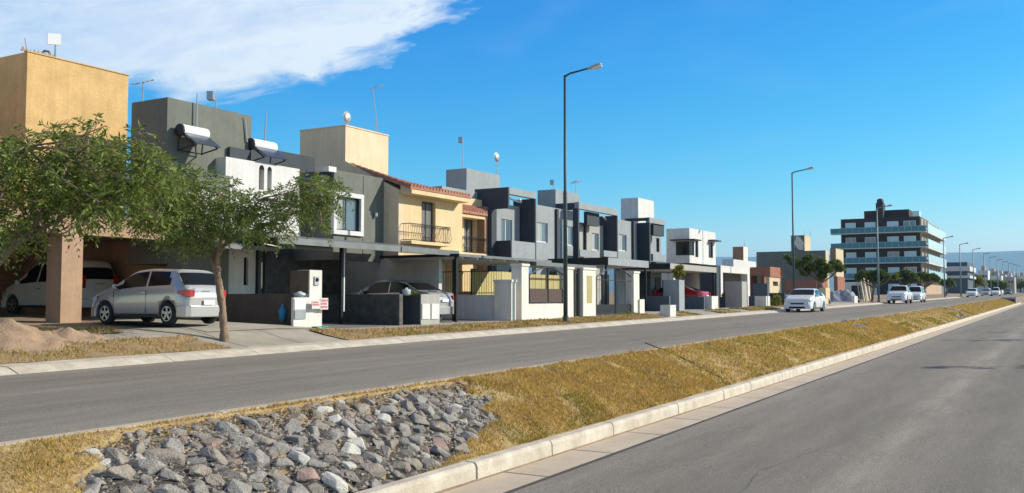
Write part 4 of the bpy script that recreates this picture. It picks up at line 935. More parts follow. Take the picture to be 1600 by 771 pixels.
# white portal garage
h = thing('garage', 'white portal framed garage right of the white cubic house', 'garage', (FS(1125, 20), 20, gz(70, 20)))
Lw = 20.0; s0, z1 = F(1126, 415, Lw); s1 = FS(1172, Lw); 
mb = MB(); mb.box(s0, s0 + .45, Lw, Lw + .5, 1.2, z1 - .45); mb.box(s1 - .6, s1, Lw, Lw + .5, 1.2, z1 - .45); mb.box(s0, s1, Lw, Lw + .5, z1 - .45, z1); mb.build('portal', 'white', h)
mb = MB(); mb.box(s0 - .6, s0 - .01, Lw + .1, Lw + 1.2, 1.2, z1); mb.build('dark_pier', 'dark_paint', h)
mb = MB(); mb.box(s0, s1, Lw + 4.0, Lw + 4.2, 1.2, z1 - .1); mb.box(s1 - .3, s1 - .05, Lw + .5, Lw + 4, 1.2, z1 - .1); mb.build('rear_wall', 'pale_grey', h)
MB().box(s0 + 1.0, s0 + 2.6, Lw + 3.9, Lw + 3.99, 1.5, z1 - .8).build('garage_door', 'galv', h)
MB().box(s0, s1 - .02, Lw + .5, Lw + 4.2, z1 - .3, z1 - .05).build('roof', 'grey_wall', h)
# low white house with brown chimney tower
h = thing('house', 'low white house with a brown sided square roof tower', 'house', (FS(1160, 24), 24, gz(75, 24)))
Lw = 24.0; s0, z1 = F(1162, 385.5, Lw); s1 = FS(1170, Lw); Lk = S(1145, 387, s0)[0]
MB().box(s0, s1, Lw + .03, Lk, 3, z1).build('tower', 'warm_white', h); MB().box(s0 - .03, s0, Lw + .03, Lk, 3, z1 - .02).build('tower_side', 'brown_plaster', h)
mb = MB(); mb.box(s0 - 3, FS(1182, Lw), Lw, Lw + .3, 1.4, FZ(1168, 408, Lw)); mb.box(s0 - 3.0, s0 - 2.7, Lw + .3, Lk, 1.4, FZ(1168, 408, Lw)); mb.build('wall', 'white', h)
s_, z_ = F(1164, 385, Lw + .5); antenna('rod', 1163, 376, 387, Lw + .8, 'thin rod antenna on the brown sided roof tower')
# unfinished brick house
h = thing('house', 'small unfinished brick house with one square black window', 'house', (FS(1200, 20.5), 20.5, gz(80, 20)))
Lw = 20.3; s0, z1 = F(1202, 417, Lw); s1 = FS(1221, Lw); Lk = S(1172, 418, s0)[0]; q = fh(1208, 1216, 440, 447, Lw)
mb = MB(); hole_wall(mb, s0, s1, 1.4, z1 - .8, Lw, Lw + .3, [q]); mb.build('front_wall', 'beige', h)
mb = MB(); mb.box(s0 - .05, FS(1224, Lw), Lw - .08, Lw + .4, z1 - .8, z1); mb.box(s0, s0 + .25, Lw + .3, Lk, z1 - .7, z1 - .02); mb.box(s0 - .02, s0 + 2, Lk, Lk + .3, 1.4, z1 - .1); mb.build('brick_band', 'brick', h)
mb = MB(); mb.box(s1, s1 + 3, Lw + 1.4, Lw + 1.7, 1.4, z1 - .2); mb.build('rear_wall', 'brick', h)
MB().box(q[0], q[1], Lw + .2, Lw + .25, q[2], q[3]).build('window', 'black_plastic', h)
MB().box(s0 + .1, s1 + .1, Lw + .32, Lk, z1 - .5, z1 - .3).build('roof', 'terracotta', h)
# dark grey block behind
h = thing('house', 'dark grey sided long block with a beige end and square roof tower', 'house', (FS(1290, 27), 27, gz(115, 27)))
Lw = 25.0; s0, z1 = F(1290, 391.5, Lw); s1 = FS(1296, Lw); Lk = S(1182, 393, s0)[0]
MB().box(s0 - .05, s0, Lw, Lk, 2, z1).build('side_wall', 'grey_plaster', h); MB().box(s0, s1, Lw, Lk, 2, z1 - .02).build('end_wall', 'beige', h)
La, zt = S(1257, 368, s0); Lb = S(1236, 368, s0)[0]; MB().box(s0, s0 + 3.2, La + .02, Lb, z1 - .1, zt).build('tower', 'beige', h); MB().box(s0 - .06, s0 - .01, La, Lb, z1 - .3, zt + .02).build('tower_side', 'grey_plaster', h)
mb = MB(); a, b = S(1255, 380, s0)[0], S(1245, 378, s0)[0]
mb.prism([(a, z1 + .1), (a - .1, z1 + 1.0), ((a + b) / 2, z1 + 1.7), (b, z1 + 1.9), (b + .3, z1 + .9), (b - .2, z1 + .2)], s0 - .10, s0 - .062, 'x'); mb.build('whitewashed_patch', 'white_stain', h)
a = S(1204, 393, s0)[0]
antenna('rod', 1257, 361, 369, La + 1, 'thin rod antenna on the dark block roof tower')
antenna('rod', 1266, 361, 369, La - .5 if La > 26 else La, 'second thin rod antenna right of the dark block roof tower')
# beige and brick building next to the apartment block
h = thing('house', 'beige walled building with brick ground floor beside the apartment block', 'house', (FS(1305, 22), 22, gz(110, 22)))
Lw = 22.0; s0, z1 = F(1306, 388.5, Lw); s1 = FS(1319, Lw); Lk = S(1297, 389, s0)[0]
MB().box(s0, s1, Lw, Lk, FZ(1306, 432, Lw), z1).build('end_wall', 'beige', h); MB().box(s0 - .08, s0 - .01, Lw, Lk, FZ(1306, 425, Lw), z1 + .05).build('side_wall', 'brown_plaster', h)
a = S(1226, 430, s0 - 8)[0]; MB().box(s0 - 8, s0 - 7.6, Lw + .4, a, 1.5, FZ(1306, 428, Lw) - .8).build('brick_wall', 'brick', h)
mb = MB(); mb.box(s0 - 7.6, s0 - 4.5, Lw, Lw + .3, 1.5, FZ(1306, 430, Lw)); mb.build('brick_pier', 'brick', h); mb = MB(); mb.box(s0 + .1, s1, Lw - .1, Lw + .3, 1.5, FZ(1306, 432, Lw) - .02); mb.build('front_wall', 'brick', h)

# ---- apartment block
s0 = 205.0
Lc = S(1440, 360, s0)[0]; Lz = S(1314, 360, s0)[0]
h = thing('apartment_block', 'five storey dark apartment block with teal glass balconies', 'apartment building', (s0, Lc, gz(s0, 26)))
zr = S(1440, 338, s0)[1]; g0 = gz(s0, 26); s2 = FS(1471.5, Lc)
MB().box(s0, s0 + 14, Lc + .3, Lz, g0 - .5, zr).build('dark_wall', 'apt_dark', h)
mb = MB(); mb.box(s0 + .02, s2, Lc, Lc + .3, g0, zr - .4); mb.box(s0 + 14, s2, Lc + .3, Lz, g0, zr - .4); mb.build('side_wall', 'apt_beige', h)
floors = [374, 402, 427.5, 452 - 1]
fz = [S(1380, y, s0)[1] for y in (364, 387.5, 411, 435.5)]
wx = [(1322, 1338), (1352, 1369), (1387, 1405), (1413, 1432)]
for i, z in enumerate(fz):
    MB().box(s0 - 1.6, s0 - .01, Lc - 1.0, Lz + (1.8 if i < 2 else 0), z - .17, z).build('balcony_slab', 'slab', h)
    MB().box(s0 - 1.6, s0 - 1.54, Lc - 1.0, Lz + (1.8 if i < 2 else 0), z + .01, z + 1.05).build('glass_balustrade', 'teal_glass', h)
    rl = MB().box(s0 - 1.63, s0 - 1.52, Lc - 1.0, Lz, z + 1.06, z + 1.12)
    for k in range(14): L_ = Lc - .9 + (Lz - Lc + .8) * k / 13; rl.box(s0 - 1.66, s0 - 1.61, L_, L_ + .06, z, z + 1.06)
    rl.build('handrail', 'galv', h)
    MB().box(s0 - .02, s2 - .4, Lc - 1.2, Lc - 1.12, z + .02, z + 1.6).build('side_balustrade', 'teal_pale', h)
    MB().box(s0 - .02, s2 - .4, Lc - 1.2, Lc - .01, z - .3, z - .0).build('side_slab', 'slab', h)
    for a, b in wx:
        l1, l0 = S(a, 400, s0)[0], S(b, 400, s0)[0]
        window(h, l0, l1, z + .05, z + 2.25, s0 - .12, axis='y', frame='alu_white', pane='teal_pale' if (a + i) % 3 else 'glass_sky', fw=.09, inset=.11, mull=1)
    for k in range(6):
        sA_ = s0 + 2.5 + k * (s2 - s0 - 6) / 5.5; window(h, sA_, sA_ + 2.6, z + 1.3, z + 2.5, Lc - .1, frame='dark_metal', pane='glass_dark', fw=.1, inset=.09)
z = fz[-1] - 3.3
for a, b in wx:
    l1, l0 = S(a, 400, s0)[0], S(b, 400, s0)[0]; window(h, l0, l1, z + .1, z + 2.2, s0 - .12, axis='y', frame='alu_white', pane='teal_pale', fw=.09, inset=.11)
MB().box(s0 - .14, s0 - .01, Lc + .3, Lz, z - .6, z + .0).build('base_band', 'galv', h)
mb = MB(); a, b = S(1420, 330, s0 + 2)[0], S(1350, 330, s0 + 2)[0]; mb.box(s0 + 2, s0 + 10, a, b, zr - .1, S(1380, 329, s0 + 2)[1]); a, b = S(1381, 320, s0 + 1)[0], S(1370, 320, s0 + 1)[0]; mb.box(s0 - .3, s0 + 2.5, a, b, zr - 1, S(1380, 318, s0 + 1)[1]); mb.build('roof_block', 'apt_dark', h)
tk = MB(); tk.lathe([(.65, 0), (.68, .15), (.68, .7), (.4, .95), (.1, 1.0)], (s0 + 1, (a + b) / 2, S(1380, 318, s0 + 1)[1]), 'z', 14); tk.build('water_tank', 'black_plastic', h, True)
MB().box(s0 + .2, s0 + 3, Lc + .4, Lc + 1.6, zr, zr + 1.1).build('roof_box', 'teal_pale', h)
# dark small office block beyond
s0 = 262.0; Lc = S(1511, 400, s0)[0]; Lz = S(1477, 400, s0)[0]; h = thing('office_block', 'low modern block with dark and white bands beyond the apartments', 'building', (s0, Lc, gz(s0, 26)))
zz = [S(1500, y, s0)[1] for y in (410, 416.5, 424, 431, 435, 441)]; g0 = gz(s0, 26); s2 = FS(1522, Lc) 
for i, (a, m) in enumerate((((g0 - .5, zz[4]), 'slate_paint'), ((zz[4], zz[3]), 'slab'), ((zz[3], zz[2]), 'slate_paint'), ((zz[2], zz[1]), 'slab'), ((zz[1], zz[0]), 'slate_paint'))):
    o = .6 if m == 'slab' else 0
    MB().box(s0 - o, s2, Lc - o, Lz, a[0], a[1]).build('dark_storey' if m != 'slab' else 'white_band', m, h)
# town far down the street
tm = ['white', 'pale_grey', 'apt_beige', 'white_stain', 'brown_plaster', 'grey_wall', 'beige', 'slab']
tl = ['plain white', 'pale grey', 'beige', 'stained white', 'brown', 'mid grey', 'light beige', 'greenish grey']
tw_ = [(1531, 1541, 418, 0, 300), (1544, 1556, 426, 4, 340), (1557, 1568, 424, 5, 380), (1566, 1578, 428, 2, 400), (1579, 1586, 430, 1, 420), (1584, 1594, 423, 5, 440), (1592, 1601, 427, 0, 430), (1598, 1610, 425, 7, 440), (1550, 1562, 431, 3, 330), (1572, 1582, 433, 1, 350)]
for i, (xa, xb, y, m, s_) in enumerate(tw_):
    l1, l0 = S(xa - 3, 440, s_)[0], S(xb + 3, 440, s_)[0]; z1 = S(xa, y, s_)[1]; g0 = gz(s_, 26)
    h = thing('distant_house', 'small %s far off house, %s from the left in the distant town' % (tl[m], ['first', 'second', 'third', 'fourth', 'sixth', 'seventh', 'eighth', 'ninth', 'third lower', 'fifth lower'][i]), 'house', (s_, l0, g0), group='houses of the distant town')
    z1 = g0 + min(z1 - g0, 6.3); MB().box(s_, s_ + 12, l0, l1, g0 - 1, z1).build('wall', tm[m], h)
    mb = MB()
    for k in range(3): a = l0 + (l1 - l0) * (.15 + .28 * k); mb.box(s_ - .05, s_ - .01, a, a + (l1 - l0) * .14, z1 - 2.0, z1 - 1.3)
    mb.build('window', 'glass_dark', h)
    MB().box(s_ + 2, s_ + 5, l0 + (l1 - l0) * .3, l0 + (l1 - l0) * .7, z1, z1 + 1.4).build('roof_tank_room', tm[(m + 2) % 8], h)
# ------------------------------------------------------------------ vehicles
def smooth_pts(pts, x):
    y = interp(x, pts); d = .07
    return (interp(x - d, pts) + 2 * y + interp(x + d, pts)) / 4
CARS = {
 'hatch': dict(L=3.80, W=1.66, H=1.42, ax=(1.19, -1.22), r=.285,
    top=[(-1.90, .62), (-1.88, .80), (-1.84, .90), (-1.70, 1.02), (-1.50, 1.33), (-1.30, 1.40), (-.4, 1.43), (.15, 1.39), (.98, .97), (1.55, .82), (1.80, .70), (1.90, .52)],
    belt=[(-1.9, .80), (-1.5, .98), (0, .92), (1.0, .86), (1.9, .50)], zb=.20, side=(-1.30, .86), b=(-.42, .42), ws=(.20, .92), rw=(-1.72, -1.50), pil=[-.42]),
 'sedan': dict(L=4.35, W=1.74, H=1.47, ax=(1.35, -1.25), r=.30,
    top=[(-2.17, .60), (-2.15, .86), (-2.05, .99), (-1.60, 1.05), (-1.0, 1.36), (-.55, 1.46), (.10, 1.47), (.40, 1.42), (1.10, 1.03), (1.75, .92), (2.05, .78), (2.17, .55)],
    belt=[(-2.2, .84), (-1.6, .98), (0, .94), (1.1, .92), (2.2, .55)], zb=.20, side=(-1.25, .98), ws=(.42, 1.06), rw=(-1.56, -1.02), pil=[-.30]),
 'coupe': dict(L=4.40, W=1.78, H=1.38, ax=(1.35, -1.25), r=.31,
    top=[(-2.2, .60), (-2.18, .88), (-2.05, .98), (-1.75, 1.0), (-.95, 1.30), (-.45, 1.38), (.15, 1.37), (1.05, .98), (1.80, .82), (2.08, .70), (2.2, .5)],
    belt=[(-2.2, .84), (-1.6, .95), (0, .90), (1.1, .86), (2.2, .5)], zb=.18, side=(-1.15, .92), ws=(.28, 1.0), rw=(-1.70, -1.0), pil=[-.30]),
 'van': dict(L=4.05, W=1.66, H=1.78, ax=(1.25, -1.20), r=.30,
    top=[(-2.02, .55), (-2.01, .95), (-1.96, 1.15), (-1.86, 1.62), (-1.74, 1.72), (-.4, 1.78), (.35, 1.72), (1.10, 1.08), (1.75, .88), (1.95, .72), (2.02, .5)],
    belt=[(-2.02, .92), (-1.5, 1.0), (0, .98), (1.1, .94), (2.02, .5)], zb=.22, side=(-1.66, 1.0), ws=(.42, 1.06), rw=(-1.965, -1.86), pil=[-.95, .0]),
 'mpv': dict(L=4.25, W=1.72, H=1.58, ax=(1.3, -1.25), r=.30,
    top=[(-2.12, .58), (-2.10, .92), (-2.02, 1.06), (-1.80, 1.44), (-1.62, 1.53), (-.4, 1.58), (.30, 1.53), (1.10, 1.04), (1.85, .86), (2.06, .7), (2.12, .5)],
    belt=[(-2.12, .9), (-1.5, .98), (0, .95), (1.1, .92), (2.12, .5)], zb=.21, side=(-1.64, .98), ws=(.38, 1.05), rw=(-2.0, -1.80), pil=[-.98, -.02]),
 'pickup': dict(L=5.1, W=1.82, H=1.80, ax=(1.60, -1.45), r=.37,
    top=[(-2.55, .75), (-2.54, 1.08), (-.86, 1.10), (-.80, 1.55), (-.70, 1.76), (-.2, 1.80), (.45, 1.77), (1.10, 1.20), (2.2, 1.10), (2.45, .95), (2.55, .7)],
    belt=[(-2.55, 1.0), (0, 1.10), (1.1, 1.10), (2.55, .75)], zb=.34, side=(-.62, .95), ws=(.52, 1.06), rw=(-.855, -.75), pil=[.1]),
}
def build_car(kind, paint, label, cat, loc, rz, group=None, plate=True):
    p = CARS[kind]; Lc, W = p['L'], p['W'] / 2
    t = thing('parked_car' if kind != 'pickup' else 'pickup_truck', label, cat, loc, rz, group)
    xs = sorted(set([round(-Lc / 2 + Lc * i / 110, 4) for i in range(111)] + [p['side'][0], p['side'][1]]))
    R_ = p['r'] + .055
    rows = []
    def wid(x):
        e = .42; k = max(0, (abs(x) - (Lc / 2 - e)) / e); return W * (1 - .20 * k ** 2.4)
    for x in xs:
        zt = smooth_pts(p['top'], x); bl = min(interp(x, p['belt']), zt - .02); w_ = wid(x)
        zb = p['zb'] + .10 * max(0, (abs(x) - (Lc / 2 - .3)) / .3) ** 2; arch = 0
        for a in p['ax']:
            if abs(x - a) < R_: arch = max(arch, p['r'] + math.sqrt(R_ ** 2 - (x - a) ** 2))
        zlow = max(zb, arch); c = zt - bl; wr = w_ * .945 - .30 * c
        def Z(z): return max(z, zlow + .012 * z)
        h_ = bl - zb
        r = [(w_ * .80, zlow), (w_ * .955, Z(zb + .01)), (w_ * .985, Z(zb + .16 * h_)), (w_ * 1.0, Z(zb + .36 * h_)), (w_ * 1.003, Z(zb + .55 * h_)), (w_ * .998, Z(zb + .72 * h_)), (w_ * .985, Z(zb + .88 * h_)), (w_ * .955, max(bl, zlow + .02)),
             (w_ * .955 + (wr - w_ * .955) * .05, bl + c * .06), (w_ * .945 + (wr - w_ * .945) * .5, bl + c * .5), (wr + .012, bl + c * .84), (wr - .02, bl + c * .92), (wr - .10, bl + c * .975), (wr * .6, zt - .006), (wr * .3, zt - .001), (0, zt)]
        rows.append((x, r))
    nr = len(rows[0][1]); side_rows = (8, 9); top_rows = (11, 12, 13, 14)
    body = MB(); glass = MB(); wsm = MB(); rwm = MB()
    for sgn in (1, -1):
        glass = MB()
        for tgt, cond in (('b', 0), ('g', 1), ('w', 2), ('r', 3)):
            mb = {'b': body, 'g': glass, 'w': wsm, 'r': rwm}[tgt]; base = len(mb.v); idx = {}
            def vid(i, j):
                if (i, j) not in idx:
                    x, r = rows[i]; idx[i, j] = len(mb.v); mb.v.append((x, sgn * r[j][0], r[j][1]))
                return idx[i, j]
            for i in range(len(rows) - 1):
                xm = (rows[i][0] + rows[i + 1][0]) / 2; zt = rows[i][1][-1][1]; bl = rows[i][1][7][1]
                for j in range(nr - 1):
                    k = 0
                    if j in side_rows and p['side'][0] < xm < p['side'][1] and all(abs(xm - q) > .035 for q in p['pil']) and zt - bl > .2: 
                        lead = p['side'][1] - (.0 if j == 8 else .32); trail = p['side'][0] + (.0 if j == 8 else .10)
                        if trail < xm < lead: k = 1
                    if j in top_rows and p['ws'][0] < xm < p['ws'][1]: k = 2
                    if j in top_rows and p['rw'][0] < xm < p['rw'][1]: k = 3
                    if k == cond:
                        q = (vid(i, j), vid(i + 1, j), vid(i + 1, j + 1), vid(i, j + 1)); mb.f.append(q if sgn < 0 else q[::-1])
        if glass.f: glass.build('side_window', 'glass_dark', t, True, local=True)
    # end caps
    for i, s_ in ((0, 1), (len(rows) - 1, -1)):
        x, r = rows[i]; n0 = len(body.v); poly = [(x, y, z) for y, z in r] + [(x, -y, z) for y, z in r[:-1][::-1]]
        body.v += poly; f = tuple(range(n0, n0 + len(poly))); body.f.append(f if s_ > 0 else f[::-1])
    b = body.build('body', paint, t, True, local=True)
    for poly in b.data.polygons:
        if len(poly.vertices) > 4: poly.use_smooth = False
    wsm.build('windscreen', 'glass_dark', t, True, local=True); rwm.build('rear_window', 'glass_dark', t, True, local=True)
    ub = MB(); ub.box(-Lc / 2 + .15, Lc / 2 - .15, -W * .78, W * .78, p['zb'] - .02, .62); 
    for a in p['ax']: pass
    ub.build('underbody', 'black_plastic', t, local=True)
    for a in p['ax']:
        for sg in (1, -1):
            y = sg * (W - .02); r = p['r']
            tm_ = MB().lathe([(r * .62, -.095), (r * .9, -.10), (r * .985, -.07), (r, 0), (r * .985, .07), (r * .9, .10), (r * .62, .095)], (a, y - sg * .09, r), 'y', 28)
            wh = tm_.build('wheel', 'tyre', t, True, local=True)
            rm = MB(); o_ = y + sg * .004; rm.lathe([(r * .58, -.012), (r * .66, -.012), (r * .66, .012), (r * .58, .012)], (a, o_, r), 'y', 24, cap=False)
            for q in range(5):
                an = 2 * math.pi * q / 5 + .3; u = Vector((math.cos(an), 0, math.sin(an))); n_ = Vector((-math.sin(an), 0, math.cos(an)))
                rm.obox((a, o_ - sg * .005, r), u, n_, (0, 1, 0), ((0, r * .62), (-.032, .032), (-.015, .015)))
            rm.lathe([(.05, -.018), (.05, .018)], (a, o_, r), 'y', 12)
            rr = rm.build('rim', 'rim', t, local=True); rr.parent = wh
            dk = MB().lathe([(r * .6, -.01), (r * .6, .01)], (a, o_ - sg * .03, r), 'y', 20).build('hub_recess', 'black_plastic', t, local=True); dk.parent = wh
    # lamps, plates, trim
    xb, xf = -Lc / 2, Lc / 2; zb = p['zb']; bz = interp(xb + .1, p['belt'])
    for sg in (1, -1):
        tl = MB()
        v = []
        for x, f1, f2 in ((xb - .012, .66, .80), (xb - .006, .80, .89), (xb + .10, .935, .935), (xb + .32, 1.003, 1.003)):
            v.append((x, f1, f2))
        z0, z1 = bz - .15, bz + .02
        if kind in ('van', 'mpv'): z0, z1 = bz - .12, bz + .28
        pts = [(xb - .012, W * .60, z0 + .02, z1), (xb - .010, W * .80, z0, z1 + .01), (xb + .06, W * .90, z0, z1 + .02), (xb + .30, W * 1.005, z0 + .10, z1 + .0)]
        vv = [(x, sg * y, z) for x, y, a, c in pts for z in (a, c)]
        vv += [(x + .06, sg * (y - .05), z) for x, y, a, c in pts for z in (a, c)]
        fs = [(2 * i, 2 * i + 2, 2 * i + 3, 2 * i + 1) for i in range(3)] + [(2 * i + 1, 2 * i + 3, 8 + 2 * i + 3, 8 + 2 * i + 1) for i in range(3)] + [(2 * i, 8 + 2 * i, 8 + 2 * i + 2, 2 * i + 2) for i in range(3)]
        tl.add(vv, fs); tl.build('tail_light', 'red_lens', t, local=True)
        zf = interp(xf - .2, p['belt'])
        pts = [(xf + .006, W * .50, zf - .05, zf + .06), (xf - .02, W * .72, zf - .07, zf + .09), (xf - .12, W * .90, zf - .07, zf + .12), (xf - .38, W * .99, zf + .02, zf + .15)]
        vv = [(x, sg * y, z) for x, y, a, c in pts for z in (a, c)] + [(x - .08, sg * (y - .05), z) for x, y, a, c in pts for z in (a, c)]
        MB().add(vv, [f[::-1] for f in fs]).build('headlight', 'clear_lens', t, local=True)
        mz = interp(p['side'][1], p['belt']) + .08; mx = p['side'][1] - .14
        m_ = MB(); m_.lathe([(.02, -.06), (.075, -.04), (.085, .02), (.06, .04)], (mx, sg * (W + .07), mz), 'x', 12); m_.box(mx - .03, mx + .03, sg * (W - .10), sg * (W + .03), mz - .06, mz - .03); m_.build('mirror', paint, t, True, local=True)
        hx = -.25 if kind == 'hatch' else -.05
        MB().box(hx - .18, hx, sg * (W * 1.0), sg * (W + .022), .80, .825).build('door_handle', paint if kind != 'van' else 'black_plastic', t, local=True)
        MB().box(p['ax'][1] + R_ + .02, p['ax'][0] - R_ - .02, sg * (W * .93), sg * (W * 1.008), zb + .01, zb + .075).build('sill', 'black_plastic', t, local=True)
        if kind == 'hatch' or kind == 'sedan' or kind == 'coupe':
            ln = MB(); 
            for xx in (p['side'][1] - .02, -.42): ln.box(xx - .004, xx + .004, sg * (W * .99), sg * (W * 1.006), zb + .10, .86)
            ln.build('door_seam', 'black_plastic', t, local=True)
    half = [(xb + .34, W * 1.004), (xb + .16, W * .975), (xb + .05, W * .90), (xb - .03, W * .76), (xb - .055, W * .45)]; bm_ = MB(); bm_.prism(half + [(x, -y) for x, y in half[::-1]], zb, zb + .29, 'z'); bm_.build('rear_bumper', paint, t, local=True, bevel=.03)
    half = [(xf - .34, W * 1.004), (xf - .16, W * .97), (xf - .05, W * .88), (xf + .03, W * .70), (xf + .055, W * .35)]; MB().prism((half + [(x, -y) for x, y in half[::-1]])[::-1], zb - .02, zb + .25, 'z').build('front_bumper', paint, t, local=True, bevel=.04)
    gr = MB(); gr.box(xf - .01, xf + .012, -W * .46, W * .46, zb + .27, zb + .36); gr.box(xf + .045, xf + .055, -W * .55, W * .55, zb + .03, zb + .13); gr.build('grille', 'black_plastic', t, local=True)
    if plate:
        g = MB().box(xb - .06, xb - .045, -.20, .20, bz - .34 if kind == 'hatch' else bz - .22, bz - .22 if kind == 'hatch' else bz - .11).build('number_plate', 'plate', t, local=True)
    MB().box(xb - .012, xb - .002, -.16, .16, bz + .02, bz + .045).build('boot_handle', 'galv', t, local=True)
    wp = MB(); wp.box(xb - .052, xb - .046, -W * .78, W * .78, zb + .26, zb + .268); wp.build('bumper_seam', 'black_plastic', t, local=True)
    return t
# cars nose in to the houses have heading +y (rz = 90 deg)
def park(kind, paint, label, cat, s, L, rz=R(90), plate=True, group='parked cars'):
    return build_car(kind, paint, label, cat, (s, L, gz(s, L) + .0), rz, group, plate)
hb = park('hatch', 'paint_silver', 'silver three door hatchback parked nose in beside the tan porch pillar', 'car', 16.1, 19.7, R(94)); hb.scale = (.87, .90, .965)
c_ = park('van', 'paint_white', 'white tall hatchback parked inside the tan porch behind the pillar', 'car', 19.15, 28.2)
park('sedan', 'paint_silver', 'silver sedan parked nose in under the long grey metal carport', 'car', 28.1, 21.4)
park('mpv', 'paint_silver', 'silver car behind the dark arched iron gate', 'car', 39.6, 22.6)
sr, Lr_ = FS(1095, 20.5), 22.6
park('coupe', 'paint_red', 'red coupe parked nose in behind the slate low wall', 'car', 56.3, 21.25)
def street_car(kind, paint, label, cat, x, y, side=1, group='parked cars'):
    s, L = gpt(x, y); L = L if L < 14.2 else 14.25
    return build_car(kind, paint, label, cat, (s + 2.1, L, gz(s + 2.1, L)), math.pi, group)
def street_at(kind, paint, label, cat, s, L, rz=math.pi): return build_car(kind, paint, label, cat, (s, L, gz(s, L)), rz, 'parked cars')
sc_ = FS(1248, 14.3)
street_at('sedan', 'paint_white', 'white sedan parked at the kerb facing the camera by the lamp post', 'car', sc_ + 1.5, 14.25)
street_at('pickup', 'paint_white', 'white double cab pickup parked at the kerb beyond the white sedan', 'pickup', FS(1405, 14.2) + .5, 14.2)
street_at('van', 'paint_white', 'white boxy car parked just behind the white pickup', 'car', FS(1425, 14.3) + 3.0, 14.3)
for i, (x, k, pt, lb) in enumerate(((1519, 'mpv', 'paint_white', 'small white car on the street near the olive tree'), (1541, 'sedan', 'paint_silver', 'grey car parked beyond the olive tree'), (1556, 'van', 'paint_white', 'tiny white far car right of the grey one'), (1575, 'hatch', 'paint_dark', 'tiny dark car at the far right end of the left road'))):
    L = 14.2 if i < 2 else 12.5; s = FS(x, L); s = min(s, 420); L = S(x, 455, s)[0]; street_at(k, pt, lb, 'car', s, L)

# ------------------------------------------------------------------ street lamps
def street_lamp(s, L, Hh, label, m='pole_green', arm=(-1.9, 0.0), thick=1.0):
    z = gz(s, L); t = thing('street_lamp', label, 'street lamp', (s, L, z), group='street lamps along the pavement')
    mb = MB(); mb.tube([(s, L, z - .1), (s, L, z + Hh * .52), (s, L, z + Hh * .53), (s, L, z + Hh - .05)], [.085 * thick, .078 * thick, .058 * thick, .048 * thick], 12); mb.build('pole', m, t, True)
    a = MB(); ax_, ay = .15, -.95
    a.tube([(s, L, z + Hh - .10), (s + ax_ * .2, L + ay * .2, z + Hh + .0), (s + ax_, L + ay, z + Hh + .14)], [.045 * thick, .04 * thick, .035 * thick], 8); a.build('arm', m, t)
    b = MB().tube([(s, L, z - .02), (s, L, z + .25)], [.12 * thick, .11 * thick], 10).build('base_collar', m, t)
    e = Vector((s + ax_, L + ay, z + Hh + .14)); d = Vector((ax_, ay, .25)).normalized(); n_ = d.cross(Vector((0, 0, 1))).normalized(); u = n_.cross(d)
    hd = MB(); pr = [(-.05, .05, .05), (.10, .10, .07), (.35, .13, .085), (.55, .11, .06), (.64, .05, .03)]; v = []
    for q, w_, h2 in [(q * .8, w_ * .85, h2 * .85) for q, w_, h2 in pr]:
        for k in range(10): an = 2 * math.pi * k / 10; v.append(e + d * q + n_ * (w_ * math.cos(an) * thick) + u * (h2 * math.sin(an) * thick))
    f = [tuple(range(10))[::-1], tuple(range(40, 50))] + [(i * 10 + k, i * 10 + (k + 1) % 10, (i + 1) * 10 + (k + 1) % 10, (i + 1) * 10 + k) for i in range(4) for k in range(10)]
    hd.add(v, f); hd.build('lamp_head', 'galv', t, True)
    MB().obox(e + d * .32 - u * .075 * thick, d, n_, u, ((-.18, .18), (-.09, .09), (-.03, .02))).build('lens', 'lamp_glass', t)
    return t
Lp = 16.35
x_l = [882.5, 1237.5, 1370, 1474, 1499.5, 1520, 1537, 1547, 1558, 1567.5, 1576, 1583, 1589]
nmz = ['nearest tall street lamp rising in front of the white gate pillars', 'second street lamp behind the white sedan', 'grey street lamp in front of the apartment block', 'street lamp just right of the apartment block', 'street lamp rising over the low dark office block', 'street lamp right of the low office block'] + ['%s of the small far lamps counted from the left' % q for q in ('fourth', 'fifth', 'sixth', 'seventh', 'eighth', 'ninth', 'last')]
yt_ = [116, 269, 325, 372, 382, 390, 397, 402.5, 406.5, 409.5, 412, 414, 416]
for i, (x, y) in enumerate(zip(x_l, yt_)):
    s, z = F(x, y, Lp); street_lamp(s, Lp, z - gz(s, Lp), nmz[i], 'pole_green' if i < 2 else 'pole_grey', thick=1 if i < 2 else 1 + .12 * i)
# ------------------------------------------------------------------ walls, gates, piers in front of the houses
LP = 18.0
def pier(label, x0, x1, yt, L, depth, m='warm_white', cap=.04, cat='pillar', name='gate_pillar'):
    s0, z1 = F(x0, yt, L); s1 = FS(x1, L); t = thing(name, label, cat, (s0, L, gz(s0, L)))
    MB().box(s0, s1, L, L + depth, gz(s0, L) - .1, z1 - (.10 if cap else 0)).build('shaft', m, t)
    if cap: MB().box(s0 - cap, s1 + cap, L - cap, L + depth + cap, z1 - .10, z1).build('cap', m, t, bevel=.01)
    return t, s0, s1, z1
pier('tall white gate pillar left of the olive panelled gate', 815, 826, 412, LP, .45)
pier('white gate pillar just right of the nearest street lamp', 884, 896, 417, LP, .42)
t, s0, s1, z1 = pier('wide white pillar with a tall olive slit', 911, 931, 418, LP, .40)
q = fh(917, 925, 431, 474, LP); MB().box(q[0], q[1], LP - .012, LP + .02, q[2], q[3]).build('slit', 'olive', t)
pier('white gate pillar right of the dark arched gate', 990, 999, 424, LP, .42)
pier('short white meter pier left of the tall white gate pillar', 799, 806, 437, LP - .05, .75)
mb = MB(); fb(mb, 826, 884, 475, None, LP + .05, .2); top('garden_wall', mb, 'warm_white', 'low sunlit white wall below the olive gate', 'wall')
